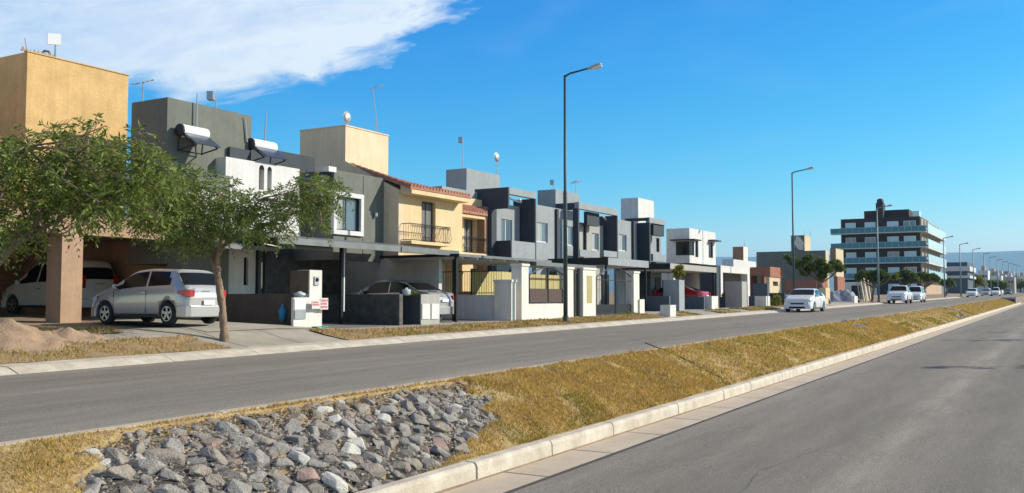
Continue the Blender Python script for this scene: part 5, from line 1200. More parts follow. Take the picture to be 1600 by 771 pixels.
# wall running back beside the sedan with iron railing above
sw = FS(785, 18.4); Lk = 25.0; zt_w = S(785, 461, sw)[1]
mb = MB().box(sw, sw + .16, 18.45, 22.2, gz(sw, 19) - .1, zt_w); top('garden_wall', mb, 'white', 'low shaded white wall with iron railing beside the silver sedan', 'wall')
rt = thing('railing', 'black iron railing of upright bars above the low shaded white wall', 'railing', (sw, 20, zt_w)); mb = MB(); zr_ = S(720, 423, sw)[1]
for k in range(34): L = 18.5 + k * .11; mb.tube([(sw + .08, L, zt_w), (sw + .08, L, zr_)], .009, 5)
mb.build('bars', 'iron', rt); mb = MB(); 
for z_ in (zt_w + .06, zr_ - .06): mb.box(sw + .06, sw + .10, 18.45, 22.2, z_, z_ + .03)
mb.build('rails', 'iron', rt)
mb = MB(); a_, b_ = FS(738, 21.8), FS(803, 21.8); zt3 = FZ(760, 424, 21.8); n_ = int((b_ - a_) / .12)
for k in range(n_): mb.box(a_ + (b_ - a_) * k / n_, a_ + (b_ - a_) * (k + .82) / n_, 21.8, 21.83, gz(a_, 21), zt3)
mb.box(a_, b_, 21.831, 21.87, gz(a_, 21) + .3, gz(a_, 21) + .4); mb.box(a_, b_, 21.831, 21.87, zt3 - .3, zt3 - .2)
top('slatted_fence', mb, 'yellow_wall', 'yellow fence of upright slats behind the iron railing', 'fence')
def arch_gate(label, x0, x1, yside, ymid, ybot, L, panel=None, panel_m='rust_iron', back=None, bars=9):
    s0, zs = F(x0, yside, L); s1 = FS(x1, L); zm = FZ((x0 + x1) / 2, ymid, L); zb = FZ(x0, ybot, L); t = thing('gate', label, 'gate', (s0, L, zb))
    fr = MB(); n = 14; P_ = [(s0 + (s1 - s0) * k / n, L, zs + (zm - zs) * math.sin(math.pi * k / n)) for k in range(n + 1)]
    fr.tube(P_, .028, 6); fr.tube([(s0, L, zb), (s0, L, zs)], .03, 6); fr.tube([(s1, L, zb), (s1, L, zs)], .03, 6)
    for q in (.5,): fr.tube([(s0 + (s1 - s0) * q, L, zb), (s0 + (s1 - s0) * q, L, zm)], .045, 6)
    fr.tube([(s0, L, zb + .03), (s1, L, zb + .03)], .03, 6); fr.tube([(s0, L, zs - .12), (s1, L, zs - .12)], .018, 6); fr.build('gate_frame', 'iron', t)
    b = MB()
    for k in range(1, bars * 2):
        if k % 2 and bars > 12: continue
        q = k / (bars * 2); b.tube([(s0 + (s1 - s0) * q, L, zb), (s0 + (s1 - s0) * q, L, zs + (zm - zs) * math.sin(math.pi * q))], .007, 4)
    b.build('bars', 'iron', t)
    if panel:
        z0, z1 = zb, zb + (zs - zb) * panel; MB().box(s0 + .04, s1 - .04, L - .01, L + .015, z0 + .04, z1).build('lower_panel', panel_m, t)
    if back: MB().box(s0 + .02, s1 - .02, L + .06, L + .08, zb, zs + .04).build('back_panel', back, t)
    return t
arch_gate('arched iron gate panel backed with olive sheet above the low white wall', 827, 883, 430, 418, 474, LP + .15, .52, 'rust_iron', 'olive', 3)
arch_gate('dark arched double iron gate in front of the parked silver car', 931.5, 989, 433, 419, 493, LP + .15, .28, 'dark_metal', None, 12)
g = arch_gate('narrow dark green pedestrian gate between two white pillars', 897, 910, 422, 420, 496, LP + .15, None, bars=4)
s0, z1 = F(897, 420, LP + .3); MB().box(s0 + .05, FS(910, LP + .3), LP + .22, LP + .24, gz(s0, LP), z1 - .1).build('sheet', 'grey_plaster', g)
pier('short white meter box at the foot of the right gate pillar', 1000, 1007, 468, LP - .1, .5, cat='meter box', name='meter_box', cap=0)
# brown wall and dark grey wall that run back from the meter piers
s_a = FS(470, 18.6); zt_a = S(470, 459, s_a)[1]
top('garden_wall', MB().box(s_a, s_a + .2, 18.6, 22.45, gz(s_a, 19) - .2, zt_a), 'low_brown', 'low dark brown wall between the hatchback drive and the white meter pier', 'wall')
s_b = FS(632, 18.6); zt_b = S(632, 460, s_b)[1]
top('garden_wall', MB().box(s_b, s_b + .18, 18.8, 22.6, gz(s_b, 19) - .2, zt_b), 'stone_clad', 'low charcoal stone wall running back beside the silver sedan', 'wall')
# white meter pier with for sale signs
t = thing('meter_pier', 'white meter pier of two heights with a small round eyed meter', 'meter pier', (FS(484, 18.3), 18.3, gz(20, 18.3)))
s0, z1 = F(484, 422, 18.3); s1 = FS(503, 18.3)
MB().box(s0, s1, 18.3, 18.75, gz(s0, 18.3) - .1, z1).build('tall_block', 'white_stain', t, bevel=.008)
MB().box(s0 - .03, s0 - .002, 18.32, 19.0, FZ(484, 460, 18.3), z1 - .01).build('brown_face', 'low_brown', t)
s2 = FS(459, 18.2); zL = FZ(459, 465, 18.2)
MB().box(s2, s1 - .1, 18.2, 18.29, gz(s0, 18.2) - .1, zL).build('low_block', 'white_stain', t, bevel=.006)
q = fh(460, 477, 485, 499, 18.2); MB().box(q[0], q[1], 18.17, 18.199, q[2], q[3]).build('grey_meter_door', 'grey_wall', t)
q = fh(460, 477, 468, 484, 18.2); MB().box(q[0], q[1], 18.18, 18.199, q[2], q[3]).build('white_meter_door', 'alu_white', t)
q = fh(490, 497, 432, 446, 18.3); MB().box(q[0], q[1], 18.26, 18.299, q[2], q[3]).build('meter', 'galv', t)
c = ((q[0] + q[1]) / 2, 18.255, (q[2] + q[3]) / 2 + .03); MB().lathe([(.05, -.02), (.06, .0)], c, 'y', 14).build('dial', 'glass_dark', t)
q = fh(488, 497, 466, 474, 18.2)
# red lettered sale boards hanging from the pier (words are unreadable strokes in the photograph)
for i, (xa, xb, ya, yb) in enumerate(((490, 502, 470, 483), (502.6, 515, 466, 484))):
    q = fh(xa, xb, ya, yb, 18.0); b = thing('sign_board', ['small white board with pink red lettering, left of the two on the pier', 'small white board with pink red lettering, right of the two on the pier'][i], 'sign', (q[0], 18.0, q[2]), group='sale boards on the meter pier')
    MB().box(q[0], q[1], 18.05, 18.07, q[2], q[3]).build('board', 'white', b)
    ink = MB(); W_, H_ = q[1] - q[0], q[3] - q[2]
    for r_ in range(3 if i else 2):
        zt2 = q[3] - H_ * (.12 + .28 * r_); zb2 = zt2 - H_ * .19; u = q[0] + W_ * .08
        while u < q[1] - W_ * .12:
            cw = W_ * rnd.uniform(.06, .10); ink.box(u, u + cw * .35, 18.041, 18.0495, zb2, zt2); 
            if rnd.random() < .7: ink.box(u + cw * .37, u + cw, 18.041, 18.0495, zt2 - H_ * .04, zt2)
            if rnd.random() < .6: ink.box(u + cw * .37, u + cw, 18.041, 18.0495, zb2, zb2 + H_ * .04)
            u += cw + W_ * .03
    ink.build('lettering', 'pink_ink', b)
def bag(label, x, y, L, w_, h_, m, seed):
    s, z = F(x, y, L); r = random.Random(seed); mb = MB(); prof = []
    n = 12; v = []; f = []
    for i in range(7):
        t = i / 6; rr = w_ * (math.sin(math.pi * min(1, .12 + t * .8)) ** .7) * (1 if t < .8 else .6)
        for k in range(n): an = 2 * math.pi * k / n; q = 1 + .22 * r.uniform(-1, 1); v.append((s + rr * q * math.cos(an), L + rr * q * math.sin(an), z + h_ * t))
    for i in range(6):
        for k in range(n): f.append((i * n + k, i * n + (k + 1) % n, (i + 1) * n + (k + 1) % n, (i + 1) * n + k))
    f += [tuple(range(n))[::-1], tuple(range(6 * n, 7 * n))]; mb.add(v, f); return top('plastic_bag', mb, m, label, 'bag', smooth=True)
bag('blue plastic bag hanging against the low brown wall', 441, 503, 19.2, .10, .5, 'blue_bag', 1)
bag('pale blue bag lying on top of the low white meter block', 468, 465, 18.35, .16, .17, 'pale_bag', 2)
# grey pier with two white doors
t, s0, s1, z1 = pier('grey stone pier with two white meter doors', 658, 687, 460, 18.5, .60, 'pale_grey', 0, 'meter pier', 'meter_pier')
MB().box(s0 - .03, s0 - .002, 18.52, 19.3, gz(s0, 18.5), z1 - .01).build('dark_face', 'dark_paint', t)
for a, b in ((659, 671), (673.5, 685.5)): q = fh(a, b, 475, 499, 18.5); MB().box(q[0], q[1], 18.47, 18.499, q[2], q[3]).build('meter_door', 'white', t)
bag('grey rubbish bag on the dark wall end beside the sedan', 635, 462, 18.8, .14, .26, 'pale_bag', 3)
bag('dark rubbish bag on the dark wall end left of the grey pier', 629, 462, 19.0, .10, .22, 'black_plastic', 5)
# slate walls, grey piers around the red car
for i, (xa, xb, yt, xr) in enumerate(((1003, 1047, 463, 1049), (1068, 1102, 464, 1103))):
    s_ = FS(xr, 18.1); zt2 = S(xr, yt, s_)[1]; Lb = min(S(xa, yt, s_)[0], 24)
    top('garden_wall', MB().box(s_ - .06, s_ + .12, 18.2, Lb, gz(s_, 19) - .1, zt2), 'slate_paint', ['low slate blue wall left of the tall grey pier with the plant', 'low slate blue wall in front of the rear of the red coupe'][i], 'wall')
pier('tall pale grey pier topped by a green plant', 1061, 1069.5, 437.5, 17.9, .9, 'grey_wall', 0)
pier('low grey pier with white meter doors right of the red coupe', 1112, 1122, 463, 17.9, .8, 'white_stain', 0, 'meter pier', 'meter_pier')
pier('tall grey pier in front of the white portal garage', 1159, 1167, 440, 17.9, 1.1, 'pale_grey', 0)
pier('low white grey pier before the small brick house', 1197, 1203, 463, 17.9, .8, 'white_stain', 0)
pier('dark green upright meter cabinet before the small brick house', 1199, 1202, 443, 19.2, 1.1, 'slate_paint', 0, 'cabinet', 'meter_cabinet')
pier('pale concrete post by the brick building right of the sedan', 1290, 1297, 450, 17.0, .5, 'beige', 0)
pier('short white stub post at the kerb beyond the sedan', 1335, 1340, 463, 16.6, .3, 'white_stain', 0, 'post', 'stub_post')
s0, L0 = gpt(1048, 495); s0, z1 = F(1047, 477, L0); top('meter_box', MB().box(s0, FS(1056, L0), L0, L0 + .5, gz(s0, L0) - .1, z1), 'white_stain', 'small free standing white box on the grass near the kerb', 'meter box', bevel=.01)
s_ = FS(1140, 18.2); 
for i, (xr, yt, xa) in enumerate(((1157, 464, 1125), (1195, 463, 1170))):
    s_ = FS(xr, 18.1); zt2 = S(xr, yt, s_)[1]; Lb = min(S(xa, yt, s_)[0], 24)
    top('garden_wall', MB().box(s_ - .06, s_ + .12, 18.3, Lb, gz(s_, 19) - .1, zt2), 'slate_paint', ['low slate blue wall left of the white portal garage pier', 'low slate blue wall right of the white portal garage'][i], 'wall')
s_ = FS(1228, 18.1); top('garden_wall', MB().box(s_, s_ + .2, 18.2, 23, gz(s_, 19) - .1, S(1228, 458, s_)[1]), 'dark_paint', 'dark low wall behind the front of the white sedan', 'wall')
# tarpaulin heap and boards on the building plot beyond the sedan
def heap(name, label, cat, s, L, rx, ry, h_, m, seed, flat=0, kind=None):
    mb = MB(); n = 30; v = []; f = []; r2 = random.Random(seed)
    for i in range(n + 1):
        for j in range(n + 1):
            a, b = (i / n * 2 - 1), (j / n * 2 - 1); d = math.hypot(a, b); k = max(0, 1 - d) ; an = math.atan2(b, a)
            k = max(0, 1 - d * (1 + .25 * mn.noise(Vector((math.cos(an) * 1.3 + seed, math.sin(an) * 1.3, 0)))))
            zz = h_ * (k ** 1.15 if not flat else min(1, k * 2) ** .7) * (1 + .35 * mn.noise(Vector((a * 2.2 + seed, b * 2.2, 1)))) + h_ * .22 * mn.fractal(Vector((a * 5, b * 5, seed)), 1, 2, 4) * min(1, k * 4)
            x, y = s + a * rx, L + b * ry; v.append((x, y, gz(x, y) - .06 + max(-.02, zz)))
    for i in range(n):
        for j in range(n): a = i * (n + 1) + j; f.append((a, a + n + 1, a + n + 2, a + 1))
    mb.add(v, f); return top(name, mb, m, label, cat, smooth=True)
sx, Lx = gpt(35, 535)
heap('sand_heap', 'heap of reddish building sand on the verge by the tan porch', 'sand heap', sx - .1, Lx + .35, 1.35, 1.5, .44, 'sand', 3)
sx, Lx = gpt(112, 528); heap('sand_heap', 'low spread of sand running right from the large heap', 'sand heap', sx, Lx, 1.0, .9, .26, 'sand', 9)
sx, Lx = FS(1312, 18.5), 18.5; heap('tarpaulin_heap', 'grey tarpaulin covered heap on the bare plot', 'tarpaulin', sx, Lx, 2.2, 1.8, .95, 'tarp', 5, 1)
sx, Lx = FS(1345, 18), 18.0; mb = MB()
for k in range(9): mb.obox((sx + k * .55, Lx + rnd.uniform(-.3, .3), gz(sx, Lx) - .1), (1, 0, 0), (0, 1, 0), (.25 * rnd.uniform(-1, 1), .15, 1), ((0, .42), (0, .05), (0, rnd.uniform(1.6, 3.0))))
top('stacked_boards', mb, 'board', 'pale boards and sheets leaning in a row beside the dark opening', 'boards')
t = thing('shed', 'pale shed with a wide black doorway beside the leaning boards', 'shed', (FS(1320, 22), 22, 1.5)); 
s0 = 118; a, b, c_, d_ = [S(x, 455, s0)[0] for x in (1352, 1347, 1330, 1319)]; z1 = S(1340, 441, s0)[1]
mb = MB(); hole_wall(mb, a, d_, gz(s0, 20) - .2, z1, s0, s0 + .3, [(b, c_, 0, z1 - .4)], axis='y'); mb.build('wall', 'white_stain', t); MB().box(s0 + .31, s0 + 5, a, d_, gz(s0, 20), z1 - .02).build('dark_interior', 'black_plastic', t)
top('green_scrap', MB().obox(Vector((*gpt(500, 513), 0)) + Vector((0, 0, gz(*gpt(500, 513)) + .02)), (1, .2, 0), (-.2, 1, 0), (0, 0, 1), ((-.3, .3), (-.08, .08), (0, .03))), 'green_bag', 'green scrap of sheet on the ground by the meter pier', 'scrap')
# ------------------------------------------------------------------ trees and plants
def D(x, y, d): return Vector((0, 0, EYE)) + ray(x, y) * d
def unit_rows(a): return a / np.maximum(1e-6, np.linalg.norm(a, axis=1, keepdims=True))
def feather_leaves(clumps, seed, per=60, leaflet=.145, width=.03, pairs=6, droop=.55):
    """clumps: (centre, radius). Twigs carry paired narrow leaflets, as on a pinnate street tree."""
    rs = np.random.RandomState(seed); out = []
    for c, r in clumps:
        n = int(per * (r / .6) ** 2); c = np.array(c)
        d = unit_rows(rs.normal(size=(n, 3))); rad = r * rs.uniform(.15, 1.0, (n, 1)) ** .6
        p0 = c + d * rad * np.array([1, 1, .72])
        dr = unit_rows(d * .8 + rs.normal(size=(n, 3)) * .6 + np.array([0, 0, -droop * .3])); ln = rs.uniform(.20, .36, (n, 1))
        for k in range(pairs):
            t = (k + .6) / pairs; base = p0 + dr * ln * t + np.array([0, 0, -droop]) * ln * t * t
            side = unit_rows(np.cross(dr, rs.normal(size=(n, 3)) * .35 + np.array([0, 0, 1.0])))
            for sg in (1, -1):
                ax = unit_rows(side * sg + dr * .9 + np.array([0, 0, -.35]) + rs.normal(size=(n, 3)) * .18)
                w_ = unit_rows(np.cross(ax, rs.normal(size=(n, 3)))) * width * rs.uniform(.7, 1.2, (n, 1)) / 2; L_ = leaflet * rs.uniform(.7, 1.25, (n, 1)) * (1 - .35 * t)
                out.append(np.stack([base, base + ax * L_ * .45 + w_, base + ax * L_, base + ax * L_ * .45 - w_], 1).reshape(-1, 3))
    return np.concatenate(out)
def street_tree(label, base, trunk, branches, clumps, seed, mleaf='leaf', per=60, **kw):
    t = thing('tree', label, 'tree', tuple(base))
    tm_ = MB(); tp, tr2 = [], []
    for (p, r), (q, r2_) in zip(trunk, trunk[1:]):
        for k in range(7): tp.append(Vector(p).lerp(Vector(q), k / 7)); tr2.append(r + (r2_ - r) * k / 7)
    tp.append(Vector(trunk[-1][0])); tr2.append(trunk[-1][1]); tm_.tube(tp, tr2, 14)
    tm_.v = [tuple(Vector(v) + Vector((mn.noise(Vector(v) * 7), mn.noise(Vector(v) * 7 + Vector((5, 0, 0))), 0)) * .028) for v in tm_.v]; tm_.build('trunk', 'bark', t, True)
    bm_ = MB()
    for br in branches: bm_.tube([p for p, r in br], [r for p, r in br], 7)
    r2 = random.Random(seed)
    tips = [br[-1][0] for br in branches] + [br[len(br) // 2][0] for br in branches]
    for c, r in clumps:
        q = min(tips, key=lambda p: (Vector(p) - Vector(c)).length); mid = (Vector(q) + Vector(c)) / 2 + Vector((r2.uniform(-.1, .1), r2.uniform(-.1, .1), -.06))
        bm_.tube([q, mid, c], [.018, .013, .007], 5)
        for k in range(3): e = Vector(c) + Vector((r2.gauss(0, 1), r2.gauss(0, 1), r2.gauss(0, .6))).normalized() * r * .8; bm_.tube([c, e], [.006, .003], 4)
    bm_.build('branches', 'bark', t, True)
    V = feather_leaves(clumps, seed, per, **kw); npmesh('foliage', V, 4, mleaf, t, loc=tuple(base)); return t
def px_clumps(lst, d, seed, jit=.7, scale=1.0):
    r2 = random.Random(seed); out = []
    for x, y, r in lst:
        dd = d + r2.uniform(-jit, jit); out.append((D(x, y, dd), r * scale * dd / FPX))
        # depth of the crown: partner clumps before and behind
        for k in (-1, 1):
            d3 = dd + k * r2.uniform(.5, 1.1); out.append((D(x + r2.uniform(-14, 14), y + r2.uniform(-8, 8), d3), r * .75 * scale * d3 / FPX))
    return out
# the leaning tree in front of the silver hatchback
sb, Lb = gpt(351, 533); zb = gz(sb, Lb); db = (Vector((sb, Lb, 0)).x * math.cos(R(YAW)) + Lb * math.sin(R(YAW)))
d0 = db
tr_ = [(Vector((sb, Lb, zb - .1)), .115), (D(350, 515, d0), .095), (D(347, 480, d0), .085), (D(343, 450, d0), .082), (D(339, 422, d0), .075), (D(333, 405, d0), .07)]
brs = [[(D(335, 408, d0), .05), (D(322, 392, d0 + .1), .045), (D(300, 362, d0 + .3), .03), (D(265, 335, d0 + .3), .02)],
       [(D(338, 420, d0), .055), (D(343, 385, d0 - .2), .045), (D(352, 345, d0 - .3), .03), (D(345, 305, d0 - .3), .018)],
       [(D(335, 410, d0), .05), (D(350, 384, d0), .042), (D(395, 360, d0 + .1), .034), (D(450, 337, d0 + .2), .026), (D(498, 320, d0 + .2), .016)],
       [(D(352, 380, d0), .03), (D(380, 340, d0 - .6), .025), (D(410, 310, d0 - .8), .014)],
       [(D(333, 400, d0), .03), (D(310, 365, d0 + .8), .025), (D(300, 320, d0 + 1.0), .014)]]
cl = px_clumps([(212, 300, 34), (240, 330, 38), (235, 275, 26), (272, 300, 34), (280, 345, 34), (305, 280, 24), (312, 322, 34), (318, 362, 28), (350, 335, 34), (352, 292, 22), (385, 318, 30), (388, 352, 28), (415, 340, 24), (428, 312, 22), (440, 355, 18), (455, 330, 20), (462, 292, 20), (492, 285, 22), (515, 290, 18), (488, 318, 18), (524, 322, 14), (505, 345, 12), (290, 378, 16), (268, 370, 18), (535, 300, 10)], d0, 3, .5)
street_tree('leaning street tree with feathery green crown in front of the silver hatchback', (sb, Lb, zb), tr_, brs, cl, 21, per=102)
# the tree at the left edge of the picture
sb, Lb = gpt(-75, 590); zb = gz(sb, Lb); d0 = sb * math.cos(R(YAW)) + Lb * math.sin(R(YAW))
tr_ = [(Vector((sb, Lb, zb - .1)), .13), (D(-62, 520, d0), .11), (D(-42, 455, d0), .10), (D(-18, 425, d0 + .05), .085), (D(0, 404, d0 + .1), .075)]
brs = [[(D(0, 404, d0 + .1), .07), (D(22, 384, d0 + .2), .055), (D(45, 366, d0 + .3), .045), (D(80, 310, d0 + .5), .03), (D(110, 250, d0 + .5), .018)],
       [(D(-10, 415, d0), .05), (D(-20, 350, d0 - .2), .04), (D(10, 280, d0 - .3), .025), (D(40, 230, d0 - .3), .014)],
       [(D(30, 378, d0 + .25), .04), (D(90, 345, d0 + .6), .032), (D(160, 300, d0 + .9), .024), (D(215, 250, d0 + 1.1), .014)],
       [(D(45, 366, d0 + .3), .03), (D(60, 380, d0 + .3), .02), (D(72, 372, d0 + .3), .012)]]
cl = px_clumps([(-40, 260, 50), (10, 235, 34), (5, 285, 44), (0, 340, 40), (50, 262, 38), (48, 315, 40), (90, 232, 30), (100, 280, 40), (95, 325, 32), (138, 215, 26), (152, 190, 13), (140, 262, 36), (150, 308, 36), (180, 232, 26), (190, 280, 36), (200, 322, 28), (212, 215, 16), (225, 250, 30), (245, 290, 30), (240, 328, 22), (262, 262, 22), (15, 378, 22), (60, 352, 22), (35, 212, 16), (75, 205, 14), (120, 345, 14), (160, 338, 16)], d0 + .5, 5, .5)
street_tree('dense feathery green tree at the left edge over the tan porch', (sb, Lb, zb), tr_, brs, cl, 33, per=90, mleaf='leaf_dark')
# simpler crowns further off, still made of many leaf sized faces
def leaf_cloud(clumps, n, size, seed):
    rs = np.random.RandomState(seed); out = []
    tot = sum(r ** 2 for c, r in clumps)
    for c, r in clumps:
        m = max(8, int(n * r * r / tot)); d = unit_rows(rs.normal(size=(m, 3))); p = np.array(c) + d * r * rs.uniform(.2, 1.0, (m, 1)) ** .5 * np.array([1, 1, .75])
        a = unit_rows(rs.normal(size=(m, 3)) + np.array([0, 0, -.5])) * size * rs.uniform(.6, 1.4, (m, 1)); b = unit_rows(np.cross(a, rs.normal(size=(m, 3)))) * size * .28
        out.append(np.stack([p, p + a * .5 + b, p + a, p + a * .5 - b], 1).reshape(-1, 3))
    return np.concatenate(out)
def small_tree(label, xt, L, ybase, crown, n=3500, size=.16, m='leaf_far', r=.10, name='tree', cat='tree', seed=1, lean=0, s=None):
    s = FS(xt, L) if s is None else s; zb = gz(s, L); t = thing(name, label, cat, (s, L, zb)); dd = s * math.cos(R(YAW)) + L * math.sin(R(YAW))
    r2 = random.Random(seed); cl = []
    for x, y, q in crown:
        for k in range(3): d3 = dd + r2.uniform(-1, 1) * q * dd / FPX * .9; cl.append((D(x + r2.uniform(-3, 3), y + r2.uniform(-2, 2), d3), q * d3 / FPX * r2.uniform(.6, 1.0)))
    cx = sum(c[0] for c in crown) / len(crown); cy = sum(c[1] for c in crown) / len(crown)
    top_ = D(cx, cy + 4, dd); mid = Vector((s, L, zb)) * .45 + top_ * .55
    tk = MB().tube([(s, L, zb - .1), tuple(mid), tuple(top_)], [r, r * .75, r * .4], 7); tk.build('trunk', 'bark', t, True)
    b = MB()
    for c, q in cl: b.tube([mid, (mid + Vector(c)) / 2 + Vector((0, 0, -.1)), c], [r * .35, r * .22, r * .08], 4)
    b.build('branches', 'bark', t)
    npmesh('foliage', leaf_cloud(cl, n, size, seed), 4, m, t, loc=(s, L, zb)); return t
small_tree('broad green tree spreading over the white sedan and brick walls', 1297, 16.9, 470, [(1240, 408, 9), (1252, 414, 11), (1262, 402, 7), (1270, 418, 12), (1280, 408, 9), (1292, 418, 11), (1303, 412, 10), (1312, 420, 8), (1258, 425, 9), (1285, 430, 9), (1228, 402, 5)], 11000, .17, seed=3, r=.13)
small_tree('green tree in front of the left half of the apartment block', 1362, 17.2, 470, [(1340, 432, 6), (1350, 428, 7), (1362, 430, 8), (1374, 426, 7), (1384, 432, 8), (1395, 434, 6), (1368, 438, 7)], 7000, .22, seed=5, r=.14)
small_tree('second green tree in front of the apartment block', 1412, 17.4, 470, [(1402, 432, 6), (1412, 427, 7), (1424, 430, 7), (1416, 438, 6), (1430, 436, 5)], 5000, .28, seed=7, r=.16)
small_tree('third green tree before the right corner of the apartment block', 1440, 17.6, 470, [(1432, 436, 5), (1441, 430, 5), (1450, 434, 6), (1460, 432, 5), (1466, 436, 4)], 4200, .36, seed=9, r=.2)
small_tree('small far tree beside the dark office block', 1478, 19, 465, [(1474, 442, 4), (1482, 440, 4), (1488, 443, 3)], 900, .5, seed=10, r=.2)
small_tree('rounded olive green tree beyond the low office block', 1524, 21, 460, [(1512, 440, 6), (1519, 433, 6), (1527, 436, 7), (1534, 441, 5), (1522, 444, 6)], 3000, .6, 'leaf_yellow', seed=11, r=.3)
for i, (x, y, q, m) in enumerate(((1549, 444, 4, 'leaf_far'), (1562, 446, 4, 'leaf_dark'), (1570, 441, 4, 'leaf_yellow'), (1583, 445, 4, 'leaf_far'), (1594, 443, 4, 'leaf_dark'), (1600, 446, 4, 'leaf_far'))):
    small_tree('%s of the tiny trees in front of the distant town' % ['first from the left', 'second', 'third and more yellow', 'fourth', 'fifth', 'last and rightmost'][i], x, S(x, 445, 300 if x < 1565 else 412)[0], 455, [(x - 3, y, q * .8), (x + 2, y - 1, q), (x + 6, y + 1, q * .8)], 900, 1.0, m, seed=40 + i, r=.4, s=300 if x < 1565 else 412)
def shrub(label, x, yb, L, crown, n, size, m, seed, name='shrub', s=None, z=None):
    s, zz = F(x, yb, L); zz = z if z is not None else zz; t = thing(name, label, 'shrub', (s, L, zz)); dd = s * math.cos(R(YAW)) + L * math.sin(R(YAW)); r2 = random.Random(seed)
    cl = [(D(a, b, dd + r2.uniform(-.2, .2)), q * dd / FPX) for a, b, q in crown]
    st = MB()
    for c, q in cl: st.tube([(s, L, zz), tuple(c)], [.02, .008], 4)
    st.build('stems', 'bark', t); npmesh('foliage', leaf_cloud(cl, n, size, seed), 4, m, t, loc=(s, L, zz)); return t
shrub('bushy yellow green plant on top of the tall grey pier', 1060, 438, 18.3, [(1056, 424, 6), (1062, 418, 6), (1066, 427, 5), (1058, 432, 5)], 900, .12, 'leaf_yellow', 51)
shrub('yellow green shrub left of the white portal garage pier', 1138, 480, 19.0, [(1134, 462, 6), (1141, 460, 7), (1146, 464, 5)], 700, .13, 'leaf_yellow', 52)
shrub('upright green shrub beside the dark wall by the white sedan', 1212, 484, 17.8, [(1209, 472, 6), (1214, 466, 7), (1212, 478, 6), (1217, 474, 5)], 900, .13, 'leaf_yellow', 53)
shrub('low green weeds around the foot of the right gate pillar', 985, 496, 17.3, [(970, 493, 5), (982, 492, 6), (993, 492, 5), (1000, 494, 4)], 700, .09, 'leaf', 54)
shrub('green potted leaves above the dark wall end by the sedan', 642, 462, 18.9, [(640, 457, 4), (646, 458, 4), (651, 460, 3)], 260, .07, 'leaf', 55)
shrub('low green bushes in front of the brick wall', 1275, 470, 19, [(1262, 458, 6), (1272, 460, 6)], 500, .15, 'leaf_dark', 56)
# fallen twigs and dry leaves in the upper part of the rubble
rs = np.random.RandomState(12); n = 5200; s = rs.uniform(5.0, 12.8, n); L = 8.27 - np.abs(rs.normal(0, .24, n))
k = np.array([rub(a, b) for a, b in zip(s, L)]); s = s[k]; L = L[k]; n = len(s); z = np.array([gmr(a, b) for a, b in zip(s, L)]) + rs.uniform(.0, .05, n)
p = np.stack([s, L, z], 1); a = unit_rows(rs.normal(size=(n, 3)) * np.array([1, 1, .35])) * rs.uniform(.02, .07, (n, 1)); b = unit_rows(np.cross(a, rs.normal(size=(n, 3)))) * rs.uniform(.004, .016, (n, 1))
tag(npmesh('dry_leaf_litter', np.stack([p, p + a * .5 + b, p + a, p + a * .5 - b], 1).reshape(-1, 3), 4, 'grass_straw'), kind='stuff')
# small loose rubble filling the gaps between the stones
def rubble_fill(n, seed, m, lohi, upper):
    rs = np.random.RandomState(seed); T = []
    base = np.array([(1, 0, 0), (-1, 0, 0), (0, 1, 0), (0, -1, 0), (0, 0, 1), (0, 0, -1)], float); fs = [(0, 2, 4), (2, 1, 4), (1, 3, 4), (3, 0, 4), (2, 0, 5), (1, 2, 5), (3, 1, 5), (0, 3, 5)]
    for i in range(n):
        s = rs.uniform(4.4, 12.5); L = rs.uniform(6.45, 8.26)
        if not rub(s, L): continue
        if upper and L < 7.7 + rs.uniform(-.4, .2) and s < 11.2: continue
        r = rs.uniform(*lohi); v = base * r * rs.uniform(.6, 1.2, (6, 1)) * np.array([1, .8, .6]); an = rs.uniform(0, 6.28); c, q = np.cos(an), np.sin(an)
        v = v @ np.array([[c, q, 0], [-q, c, 0], [0, 0, 1]]) + np.array([s, L, gmr(s, L) + r * .35])
        for f in fs: T += [v[f[0]], v[f[1]], v[f[2]]]
    return tag(npmesh('loose_rubble', np.array(T), 3, m), kind='stuff')
rubble_fill(3200, 3, 'rock_brown', (.012, .042), True); rubble_fill(3000, 4, 'rock_grey', (.012, .05), True); rubble_fill(4200, 6, 'rock_brown', (.015, .05), False)
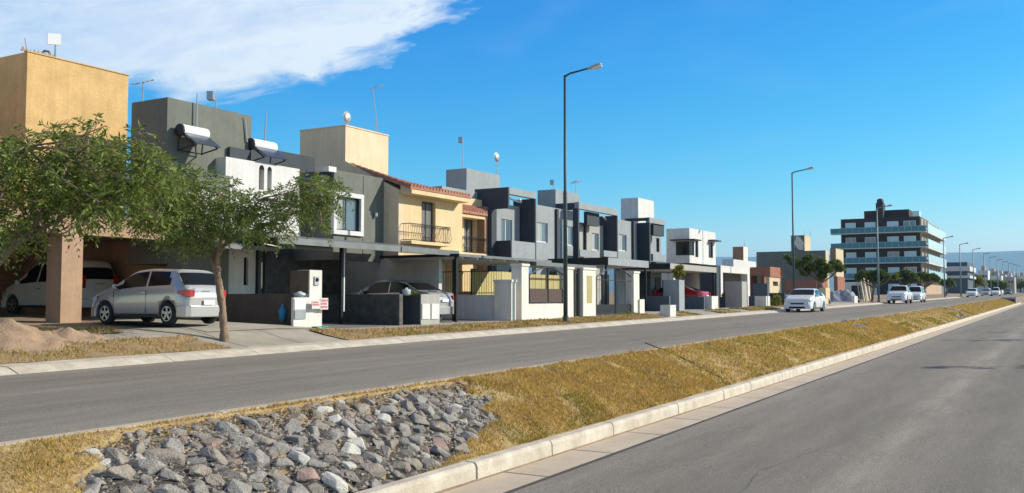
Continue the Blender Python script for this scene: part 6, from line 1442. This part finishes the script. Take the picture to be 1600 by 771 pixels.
# young bare trees and a power pole on the near pavement, beyond the right edge, whose shadows fall across the right road
k_sh = 1 / math.tan(R(SUN_EL))
def bare_tree(label, tipx, tipy, Hh, seed, spread=1.1):
    r = ray(tipx, tipy)
    lo, hi = 1.0, 900.0
    for i in range(60):
        q = (lo + hi) / 2
        if EYE + r.z * q > GR * r.x * q - .32: lo = q
        else: hi = q
    sx, sy = r.x * lo, r.y * lo; s = sx + SUN_DIR[0] * Hh * k_sh; L = sy + SUN_DIR[1] * Hh * k_sh
    zb = GR * s - .32; t = thing('tree', label, 'tree', (s, L, zb)); r2 = random.Random(seed); b = MB(); 
    b.tube([(s, L, zb - .1), (s + .05, L, zb + Hh * .5), (s, L + .05, zb + Hh * .97)], [.09, .06, .02], 7); b.build('trunk', 'bark', t, True); br = MB(); cl = []
    for k in range(12):
        h0 = Hh * r2.uniform(.35, .85); a = r2.uniform(0, 6.28); l = spread * r2.uniform(.5, 1.0) * (1.2 - h0 / Hh); p0 = Vector((s, L, zb + h0)); p1 = p0 + Vector((math.cos(a) * l, math.sin(a) * l, l * .7)); br.tube([p0, p1], [.025, .008], 5); cl.append((p1, .22))
    br.build('branches', 'bark', t); npmesh('foliage', leaf_cloud(cl, 900, .1, seed), 4, 'leaf_far', t, loc=(s, L, zb)); return t
bare_tree('slim sparse tree on the near pavement casting the closest shadow on the right road', 1365, 576, 5.6, 60)
bare_tree('second slim sparse tree on the near pavement farther along the right road', 1470, 533, 5.0, 61)
bare_tree('third slim sparse tree on the near pavement far along the right road', 1530, 520, 4.6, 62)
# ------------------------------------------------------------------ air
hz = MB().box(-80, 9400, -3200, 7600, -4, 420)
hm_ = bpy.data.materials.new('haze'); hm_.use_nodes = True; t_ = hm_.node_tree; t_.nodes.clear()
pv = t_.nodes.new('ShaderNodeVolumePrincipled'); ou = t_.nodes.new('ShaderNodeOutputMaterial')
pv.inputs['Color'].default_value = (.34, .68, 1.0, 1); pv.inputs['Density'].default_value = .00013; pv.inputs['Anisotropy'].default_value = .2
t_.links.new(pv.outputs[0], ou.inputs['Volume'])
tag(hz.build('haze', hm_), kind='stuff')
